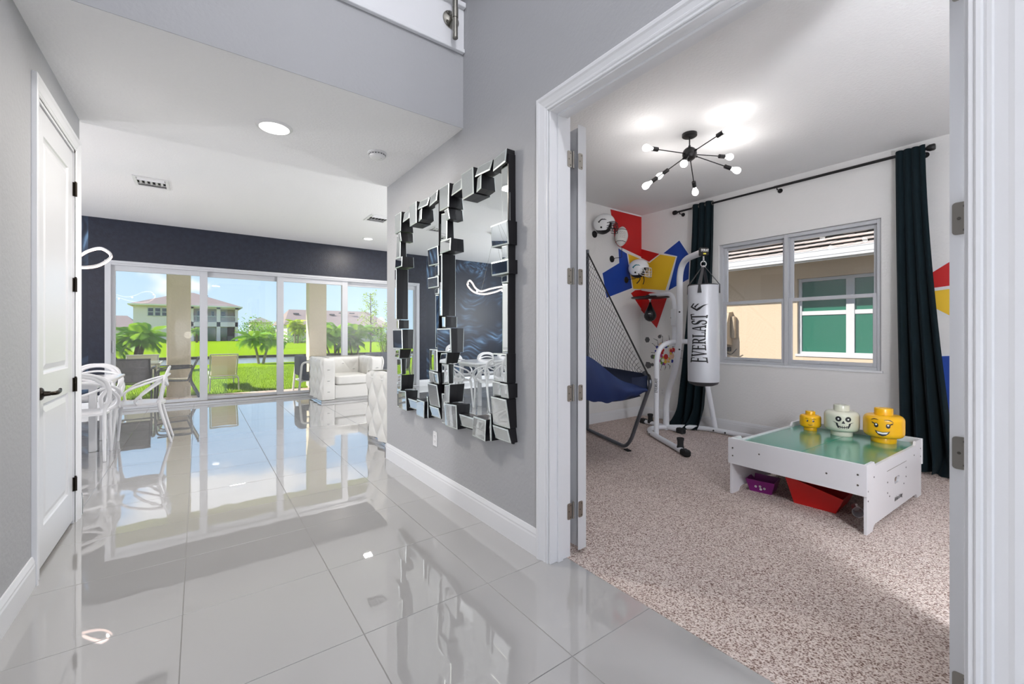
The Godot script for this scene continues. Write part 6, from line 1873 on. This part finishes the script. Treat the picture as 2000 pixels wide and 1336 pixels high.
# ---------------------------------------------------------------- the house next door, outside the playroom window
func neighbours() -> void:
	mat("neighbour_stucco", rgb(200, 182, 160), 0.9)
	relief(M.neighbour_stucco, noise_tex(0.05, 41, 256, 3), 1.6, 0.15)
	var gp := mat("green_pane", Color(0.17, 0.42, 0.35), 0.06, 0.0, 0.7)
	mat("side_grass", rgb(150, 138, 118), 0.95)
	struct("ground_side_yard", Geo.new().span(Vector3(5.75, -0.4, -12), Vector3(9.0, -0.12, 6)), M.side_grass)
	var t := thing("house", "beige stucco house next door with tiled eave and green tinted windows", "house", Vector3(9.0, -0.12, -3))
	part("wall", wall_with_hole(Geo.new(), 0, Vector2(9.0, 9.25), Vector2(-14, -0.3), Vector2(7, 2.85), [[-3.23, 0.86, -1.66, 2.26], [1.2, 0.86, 2.8, 2.26]]), M.neighbour_stucco, t)
	part("room_behind", Geo.new().span(Vector3(9.5, -0.1, -14), Vector3(9.6, 2.85, 7)), M.shade_wall, t)
	for z0 in [-3.23, 1.2]:
		var g := Geo.new()
		var z1: float = z0 + 1.57
		for q in [[z0, z0 + 0.05, 0.86, 2.26], [z1 - 0.05, z1, 0.86, 2.26], [z0 + 0.05, z1 - 0.05, 0.861, 0.91], [z0 + 0.05, z1 - 0.05, 2.2, 2.259], [z0 + 0.725, z0 + 0.845, 0.905, 2.205]]:
			g.span(Vector3(9.06, q[2], q[0]), Vector3(9.14, q[3], q[1]), 0.005)
		g.span(Vector3(8.985, 0.82, z0 - 0.03), Vector3(9.08, 0.865, z1 + 0.03), 0.004)
		var w := part("window", g, M.aluminium_white, t)
		for k in 2:
			var a: float = z0 + 0.05 + k * 0.795
			part("sash_rail", Geo.new().span(Vector3(9.07, 1.58, a), Vector3(9.12, 1.655, a + 0.675), 0.004), M.aluminium_white, w)
			part("pane", Geo.new().span(Vector3(9.1, 1.62, a), Vector3(9.11, 2.22, a + 0.675)), M.green_pane, w)
			part("pane", Geo.new().span(Vector3(9.085, 0.9, a), Vector3(9.095, 1.6, a + 0.675)), M.green_pane, w)
	part("soffit", Geo.new().span(Vector3(8.42, 2.56, -14.5), Vector3(9.1, 2.58, 7.5)), M.house_trim, t)
	var g := Geo.new()
	g.span(Vector3(8.42, 2.47, -14.5), Vector3(8.46, 2.63, 7.5), 0.004)
	part("fascia", g, M.trim_paint, t)
	g = Geo.new()
	for q in [[8.30, 8.34, 2.53, 2.625], [8.305, 8.42, 2.485, 2.53], [8.295, 8.33, 2.615, 2.635]]:
		g.span(Vector3(q[0], q[2], -14.5), Vector3(q[1], q[3], 7.5), 0.004)
	part("gutter", g, M.aluminium_white, t)
	var slope := 0.42
	var rf := part("roof_deck", Geo.new().face_of([Vector3(8.4, 2.58, -14.5), Vector3(8.4, 2.58, 7.5), Vector3(12.4, 2.58 + 4 * slope, 7.5), Vector3(12.4, 2.58 + 4 * slope, -14.5)], Vector3(8.4, 0, 0)), M.dark_hole, t)
	var tile := Geo.new()
	for k in 2:   # a flat interlocking tile with two low rolls
		tile.box(Vector3(0, 0.004, -0.0825 + 0.165 * k), Vector3(0.40, 0.016, 0.15), 0.006)
	tile.box(Vector3(0.002, 0, 0), Vector3(0.396, 0.012, 0.329), 0.002)
	var tm := tile.mesh()
	mat("pale_roof_tile", rgb(188, 174, 166), 0.85)
	mat("pale_roof_tile_grey", rgb(172, 162, 156), 0.85)
	var tilt := Basis(Vector3.BACK, atan(slope) - 0.15)
	var n := 0
	for r in 7:
		for c in 30:
			var x := 8.53 + 0.31 * r
			piece("tile", tm, M.pale_roof_tile if rng.randf() < 0.6 else M.pale_roof_tile_grey, rf, Transform3D(tilt, Vector3(x, 2.635 + (x - 8.4) * slope + rng.randf_range(-0.004, 0.004), -7.6 + 0.333 * c + 0.166 * (r % 2)) - rf.get_parent().position), n)
			n += 1
	# electrical box on that wall
	mat("box_beige", rgb(176, 160, 138), 0.6)
	var b := thing("electrical_box", "beige slant-topped electrical box with loose cables on the neighbour's wall", "electrical box", Vector3(8.99, 1.0, -4.5))
	var poly := PackedVector2Array([Vector2(9.0, 1.0), Vector2(8.72, 1.03), Vector2(8.72, 1.36), Vector2(8.84, 1.68), Vector2(9.0, 1.7)])
	part("case", Geo.new().prism(poly, -4.72, -4.42), M.box_beige, b)
	part("cover", Geo.new().span(Vector3(8.99, 1.15, -4.41), Vector3(8.9, 1.6, -4.34), 0.01), M.box_beige, b)
	part("conduit", Geo.new().tube([Vector3(8.93, 1.0, -4.55), Vector3(8.93, -0.1, -4.55)], 0.02, 10), M.satin_nickel, b)
	part("cable", Geo.new().tube(smooth([Vector3(8.88, 1.02, -4.5), Vector3(8.84, 0.86, -4.47), Vector3(8.9, 0.82, -4.4), Vector3(8.87, 0.93, -4.28)], 5), 0.009, 6).tube(smooth([Vector3(8.9, 1.0, -4.58), Vector3(8.86, 0.84, -4.6), Vector3(8.93, 0.76, -4.55), Vector3(8.95, 0.7, -4.52)], 5), 0.009, 6).box(Vector3(8.92, 0.92, -4.46), Vector3(0.06, 0.09, 0.07), 0.01), M.black_plastic, b)


# ---------------------------------------------------------------- helpers
class Geo:
	var v := PackedVector3Array()
	var n := PackedVector3Array()
	var ix := PackedInt32Array()

	func tri(a: int, b: int, c: int) -> void:
		var f := (v[b] - v[a]).cross(v[c] - v[a])
		if f.dot(n[a] + n[b] + n[c]) > 0.0:
			ix.append_array([a, c, b])
		else:
			ix.append_array([a, b, c])

	func fan(pts: Array, nn: Vector3) -> void:
		var s := v.size()
		for p in pts:
			v.append(p)
			n.append(nn)
		for i in range(1, pts.size() - 1):
			tri(s, s + i, s + i + 1)

	func face(pts: Array, away: Vector3) -> void:   # flat polygon whose normal points away from the point given
		var nn: Vector3 = (pts[1] - pts[0]).cross(pts[2] - pts[0])
		if nn.length() < 1e-12 and pts.size() > 3:
			nn = (pts[2] - pts[0]).cross(pts[3] - pts[0])
		nn = nn.normalized()
		if nn.dot(pts[0] - away) < 0.0:
			nn = -nn
		fan(pts, nn)

	func face_of(pts: Array, away: Vector3) -> Geo:
		face(pts, away)
		return self

	func box(c: Vector3, s: Vector3, bv := 0.0, B := Basis()) -> Geo:
		var h := s * 0.5
		bv = minf(bv, minf(h.x, minf(h.y, h.z)) * 0.98)
		for ax in 3:
			var a1 := (ax + 1) % 3
			var a2 := (ax + 2) % 3
			for sg in [-1.0, 1.0]:
				var nn := Vector3.ZERO
				nn[ax] = sg
				var q := []
				for k in [[-1, -1], [1, -1], [1, 1], [-1, 1]]:
					var p := Vector3.ZERO
					p[ax] = sg * h[ax]
					p[a1] = k[0] * (h[a1] - bv)
					p[a2] = k[1] * (h[a2] - bv)
					q.append(c + B * p)
				fan(q, B * nn)
			if bv > 0.0:
				for s1 in [-1.0, 1.0]:
					for s2 in [-1.0, 1.0]:
						var nn := Vector3.ZERO
						nn[a1] = s1
						nn[a2] = s2
						var q := []
						for e in [[0, -1], [0, 1], [1, 1], [1, -1]]:
							var p := Vector3.ZERO
							p[ax] = e[1] * (h[ax] - bv)
							p[a1] = s1 * (h[a1] - (bv if e[0] == 1 else 0.0))
							p[a2] = s2 * (h[a2] - (0.0 if e[0] == 1 else bv))
							q.append(c + B * p)
						fan(q, (B * nn).normalized())
		if bv > 0.0:
			for sx in [-1.0, 1.0]:
				for sy in [-1.0, 1.0]:
					for sz in [-1.0, 1.0]:
						var sg := Vector3(sx, sy, sz)
						var q := []
						for ax in 3:
							var p := h - Vector3.ONE * bv
							p[ax] = h[ax]
							q.append(c + B * (p * sg))
						fan(q, (B * sg).normalized())
		return self

	func span(a: Vector3, b: Vector3, bv := 0.0) -> Geo:   # box between two opposite corners
		return box((a + b) * 0.5, (b - a).abs(), bv)

	func tube(pts: Array, r, sides := 10, closed := false, caps := true, flat := 1.0) -> Geo:
		var m := pts.size()
		var s := v.size()
		var up := Vector3.ZERO
		var first := Vector3.ZERO
		for i in m:
			var p: Vector3 = pts[i]
			var pa: Vector3 = pts[(i - 1 + m) % m] if closed or i > 0 else p
			var pb: Vector3 = pts[(i + 1) % m] if closed or i < m - 1 else p
			var t := (pb - pa).normalized()
			if i == 0:
				up = Vector3.UP if absf(t.y) < 0.9 else Vector3.RIGHT
				first = t
			up = (up - t * up.dot(t)).normalized()
			var sd := t.cross(up)
			var rr: float = r[i] if r is Array else r
			for k in sides:
				var a := TAU * k / sides
				var d := up * cos(a) * flat + sd * sin(a)
				v.append(p + d * rr)
				n.append((up * cos(a) / flat + sd * sin(a)).normalized())
		var rings := m if closed else m - 1
		for i in rings:
			for k in sides:
				var a := s + i * sides + k
				var b := s + i * sides + (k + 1) % sides
				var c := s + ((i + 1) % m) * sides + k
				var d := s + ((i + 1) % m) * sides + (k + 1) % sides
				tri(a, b, c)
				tri(b, d, c)
		if caps and not closed:
			for e in [0, m - 1]:
				var q := []
				for k in sides:
					q.append(v[s + e * sides + k])
				var o: Vector3 = pts[1] if e == 0 else pts[m - 2]
				fan(q, ((pts[e] as Vector3) - o).normalized())
		return self

	func lathe(prof: Array, at := Vector3.ZERO, sides := 24, B := Basis(), crease := 0.75) -> Geo:   # profile of (radius, height), bottom to top
		var m := prof.size()
		var sn := []
		for i in m - 1:
			var d: Vector2 = prof[i + 1] - prof[i]
			sn.append(Vector2(d.y, -d.x).normalized())
		for i in m - 1:
			var s := v.size()
			for e in 2:
				var p: Vector2 = prof[i + e]
				var nn: Vector2 = sn[i]
				var o := i + (1 if e == 1 else -1)
				if o >= 0 and o < m - 1 and nn.dot(sn[o]) > crease:
					nn = (nn + sn[o]).normalized()
				for k in sides:
					var a := TAU * k / sides
					v.append(at + B * Vector3(p.x * cos(a), p.y, p.x * sin(a)))
					n.append(B * Vector3(nn.x * cos(a), nn.y, nn.x * sin(a)))
			for k in sides:
				var k2 := (k + 1) % sides
				if prof[i].x > 1e-6:
					tri(s + k, s + k2, s + sides + k)
				if prof[i + 1].x > 1e-6:
					tri(s + k2, s + sides + k2, s + sides + k)
		return self

	func prism(poly: PackedVector2Array, z0: float, z1: float, T := Transform3D()) -> Geo:   # outline in x and y, pushed out along z
		var t := Geometry2D.triangulate_polygon(poly)
		for e in 2:
			var s := v.size()
			for p in poly:
				v.append(T * Vector3(p.x, p.y, z0 if e == 0 else z1))
				n.append(T.basis * Vector3(0, 0, (-1.0 if z1 > z0 else 1.0) if e == 0 else (1.0 if z1 > z0 else -1.0)))
			for i in range(0, t.size(), 3):
				tri(s + t[i], s + t[i + 1], s + t[i + 2])
		var cw := Geometry2D.is_polygon_clockwise(poly)
		for i in poly.size():
			var a := poly[i]
			var b := poly[(i + 1) % poly.size()]
			var d := (b - a).normalized()
			var o := Vector2(d.y, -d.x) * (1.0 if not cw else -1.0)
			fan([T * Vector3(a.x, a.y, z0), T * Vector3(b.x, b.y, z0), T * Vector3(b.x, b.y, z1), T * Vector3(a.x, a.y, z1)], (T.basis * Vector3(o.x, o.y, 0)).normalized())
		return self

	func ball(c: Vector3, r: Vector3, nu := 20, nv := 12, B := Basis()) -> Geo:
		return surf(func(a, b): return c + B * (r * Vector3(cos(a * TAU) * sin(b * PI), cos(b * PI), sin(a * TAU) * sin(b * PI))), nu, nv, true)

	func surf(f: Callable, nu: int, nv: int, wrap := false, thick := 0.0) -> Geo:   # smooth sheet f(u, v); with a thickness, a closed one
		var s := v.size()
		var w := nu if wrap else nu + 1
		for j in nv + 1:
			for i in w:
				v.append(f.call(float(i) / nu, float(j) / nv))
				n.append(Vector3.ZERO)
		for j in nv:
			for i in nu:
				var a := s + j * w + i
				var b := s + j * w + (i + 1) % w
				var c := a + w
				var d := b + w
				for q in [[a, b, c], [b, d, c]]:
					var fn := (v[q[1]] - v[q[0]]).cross(v[q[2]] - v[q[0]])
					for k in q:
						n[k] += fn
		for k in range(s, v.size()):
			n[k] = -n[k].normalized()
		for j in nv:
			for i in nu:
				var a := s + j * w + i
				var b := s + j * w + (i + 1) % w
				ix.append_array([a, b, a + w, b, b + w, a + w])
		if thick > 0.0:
			var cnt := v.size() - s
			for k in cnt:
				v.append(v[s + k] - n[s + k] * thick)
				n.append(-n[s + k])
			for j in nv:
				for i in nu:
					var a := s + cnt + j * w + i
					var b := s + cnt + j * w + (i + 1) % w
					ix.append_array([a, a + w, b, b, a + w, b + w])
			for j in [0, nv]:
				for i in nu:
					var a: int = s + j * w + i
					var b: int = s + j * w + (i + 1) % w
					fan([v[a], v[b], v[b + cnt], v[a + cnt]], (v[a] - v[s + (1 if j == 0 else nv - 1) * w + i]).normalized())
			if not wrap:
				for i in [0, nu]:
					for j in nv:
						var a: int = s + j * w + i
						fan([v[a], v[a + w], v[a + w + cnt], v[a + cnt]], (v[a] - v[s + j * w + (1 if i == 0 else nu - 1)]).normalized())
		return self

	func text(word: String, size: float, f: Callable, font := "Droid Serif", bold := true, depth := 0.01, longest := 0.0) -> Geo:   # lettering, each point moved by f
		var t := TextMesh.new()
		var sf := SystemFont.new()
		sf.font_names = PackedStringArray([font])
		sf.font_weight = 700 if bold else 400
		t.font = sf
		t.text = word
		t.font_size = 64
		t.pixel_size = size / 64.0
		t.depth = depth
		t.curve_step = 2.0
		var a := t.get_mesh_arrays() if t.get_surface_count() > 0 else []
		if a.is_empty():
			return self
		var vv: PackedVector3Array = a[Mesh.ARRAY_VERTEX]
		var nn: PackedVector3Array = a[Mesh.ARRAY_NORMAL]
		var ii: PackedInt32Array = a[Mesh.ARRAY_INDEX] if a[Mesh.ARRAY_INDEX] != null else PackedInt32Array(range(vv.size()))
		var todo := []
		for i in range(0, ii.size(), 3):
			todo.append([vv[ii[i]], vv[ii[i + 1]], vv[ii[i + 2]], nn[ii[i]]])
		while todo.size() > 0:
			var c: Array = todo.pop_back()
			if longest > 0.0:                                   # cut long triangles, so that the lettering follows a curve
				var k := 0
				for j in 3:
					if (c[j] as Vector3).distance_to(c[(j + 1) % 3]) > (c[k] as Vector3).distance_to(c[(k + 1) % 3]):
						k = j
				var p0: Vector3 = c[k]
				var p1: Vector3 = c[(k + 1) % 3]
				if p0.distance_to(p1) > longest:
					todo.append([p0, (p0 + p1) / 2, c[(k + 2) % 3], c[3]])
					todo.append([(p0 + p1) / 2, p1, c[(k + 2) % 3], c[3]])
					continue
			var s := v.size()
			for j in 3:
				var q: Vector3 = f.call(c[j])
				v.append(q)
				n.append(((f.call((c[j] as Vector3) + (c[3] as Vector3) * 0.001) as Vector3) - q).normalized())
			tri(s, s + 1, s + 2)
		return self

	func join(o: Geo, T := Transform3D()) -> Geo:
		var s := v.size()
		for i in o.v.size():
			v.append(T * o.v[i])
			n.append((T.basis * o.n[i]).normalized())
		for i in o.ix:
			ix.append(s + i)
		return self

	func mesh(off := Vector3.ZERO) -> ArrayMesh:
		var a := []
		a.resize(Mesh.ARRAY_MAX)
		if off != Vector3.ZERO:
			var w := PackedVector3Array()
			w.resize(v.size())
			for i in v.size():
				w[i] = v[i] - off
			a[Mesh.ARRAY_VERTEX] = w
		else:
			a[Mesh.ARRAY_VERTEX] = v
		a[Mesh.ARRAY_NORMAL] = n
		a[Mesh.ARRAY_INDEX] = ix
		var m := ArrayMesh.new()
		m.add_surface_from_arrays(Mesh.PRIMITIVE_TRIANGLES, a)
		return m


var used := {}
var rng := RandomNumberGenerator.new()
var M := {}


func numbered(called: String) -> String:
	var k: int = used.get(called, 0)
	used[called] = k + 1
	return called if k == 0 else "%s_%03d" % [called, k]


func tag(o: Node3D, label: String, category: String, group := "") -> Node3D:
	o.set_meta("label", label)
	o.set_meta("category", category)
	if group != "":
		o.set_meta("group", group)
	return o


func thing(called: String, label: String, category: String, at := Vector3.ZERO, turn := 0.0, group := "") -> Node3D:
	var o := Node3D.new()
	o.name = numbered(called)
	add_child(o)
	o.position = at
	o.rotation.y = turn
	return tag(o, label, category, group)


func part(called: String, g: Geo, m: Material, parent: Node3D, world := true) -> MeshInstance3D:   # world: the shape is given where it stands
	var o := MeshInstance3D.new()
	var root := parent
	while root.get_parent() != self:
		root = root.get_parent()
	o.mesh = g.mesh(root.position if world else Vector3.ZERO)
	o.material_override = m
	o.name = called if not parent.has_node(called) else called + "_001"
	var k := 1
	while parent.has_node(NodePath(o.name)):
		k += 1
		o.name = "%s_%03d" % [called, k]
	parent.add_child(o, true)
	return o


func piece(called: String, mesh: Mesh, m: Material, parent: Node3D, T: Transform3D, k: int) -> MeshInstance3D:   # one of many alike, sharing its mesh
	var o := MeshInstance3D.new()
	o.mesh = mesh
	o.material_override = m
	o.transform = T
	o.name = called if k == 0 else "%s_%03d" % [called, k]
	parent.add_child(o, true)
	return o


func solo(called: String, g: Geo, m: Material, label: String, category: String, at := Vector3.ZERO, group := "") -> MeshInstance3D:
	var o := MeshInstance3D.new()
	o.mesh = g.mesh(at)
	o.material_override = m
	o.name = numbered(called)
	add_child(o)
	o.position = at
	tag(o, label, category, group)
	return o


func struct(called: String, g: Geo, m: Material) -> MeshInstance3D:
	var o := MeshInstance3D.new()
	o.mesh = g.mesh()
	o.material_override = m
	o.name = numbered(called)
	add_child(o)
	o.set_meta("kind", "structure")
	return o


func copy(o: Node3D, label: String, at: Vector3, turn := 0.0) -> Node3D:
	var c: Node3D = o.duplicate()
	c.name = numbered(String(o.name).trim_suffix("_001"))
	add_child(c)
	c.position = at
	c.rotation.y = turn
	c.set_meta("label", label)
	return c


func mat(called: String, c: Color, rough := 0.6, metal := 0.0, spec := 0.5) -> StandardMaterial3D:
	var m := StandardMaterial3D.new()
	m.resource_name = called
	m.albedo_color = c
	m.roughness = rough
	m.metallic = metal
	m.metallic_specular = spec
	M[called] = m
	return m


func rgb(r: float, g: float, b: float) -> Color:
	return Color(r / 255.0, g / 255.0, b / 255.0)


func noise_tex(freq: float, seed_: int, size := 512, octaves := 4, kind := FastNoiseLite.TYPE_SIMPLEX_SMOOTH, ramp: Gradient = null) -> NoiseTexture2D:
	var f := FastNoiseLite.new()
	f.noise_type = kind
	f.seed = seed_
	f.frequency = freq
	f.fractal_octaves = octaves
	var t := NoiseTexture2D.new()
	t.width = size
	t.height = size
	t.seamless = true
	t.noise = f
	if ramp:
		t.color_ramp = ramp
	return t


func ramp(stops: Array) -> Gradient:
	var g := Gradient.new()
	var o := PackedFloat32Array()
	var c := PackedColorArray()
	for s in stops:
		o.append(s[0])
		c.append(s[1])
	g.offsets = o
	g.colors = c
	return g


func relief(m: StandardMaterial3D, t: Texture2D, per_metre: float, cm: float) -> void:
	m.heightmap_enabled = true
	m.heightmap_texture = t
	m.heightmap_scale = cm
	m.uv1_triplanar = true
	m.uv1_world_triplanar = true
	m.uv1_scale = Vector3.ONE * per_metre


func arc(c: Vector3, a: Vector3, b: Vector3, from: float, to: float, steps: int) -> Array:
	var out := []
	for i in steps + 1:
		var t := lerpf(from, to, float(i) / steps)
		out.append(c + a * cos(t) + b * sin(t))
	return out


func smooth(pts: Array, per := 6, closed := false) -> Array:   # Catmull-Rom through the points
	var out := []
	var m := pts.size()
	var segs := m if closed else m - 1
	for i in segs:
		var p0: Vector3 = pts[(i - 1 + m) % m] if closed or i > 0 else pts[i]
		var p1: Vector3 = pts[i]
		var p2: Vector3 = pts[(i + 1) % m]
		var p3: Vector3 = pts[(i + 2) % m] if closed or i < m - 2 else p2
		for k in per:
			out.append(p1.cubic_interpolate(p2, p0, p3, float(k) / per))
	if not closed:
		out.append(pts[m - 1])
	return out


func bent(pts: Array, r: float, steps := 6) -> Array:   # a path with its corners rounded
	var out := [pts[0]]
	for i in range(1, pts.size() - 1):
		var p: Vector3 = pts[i]
		var a: Vector3 = pts[i - 1] - p
		var b: Vector3 = pts[i + 1] - p
		var rr := minf(r, minf(a.length(), b.length()) * 0.48)
		var s := p + a.normalized() * rr
		var e := p + b.normalized() * rr
		for k in steps + 1:
			var t := float(k) / steps
			out.append(s.lerp(p, t).lerp(p.lerp(e, t), t))
	out.append(pts[pts.size() - 1])
	return out
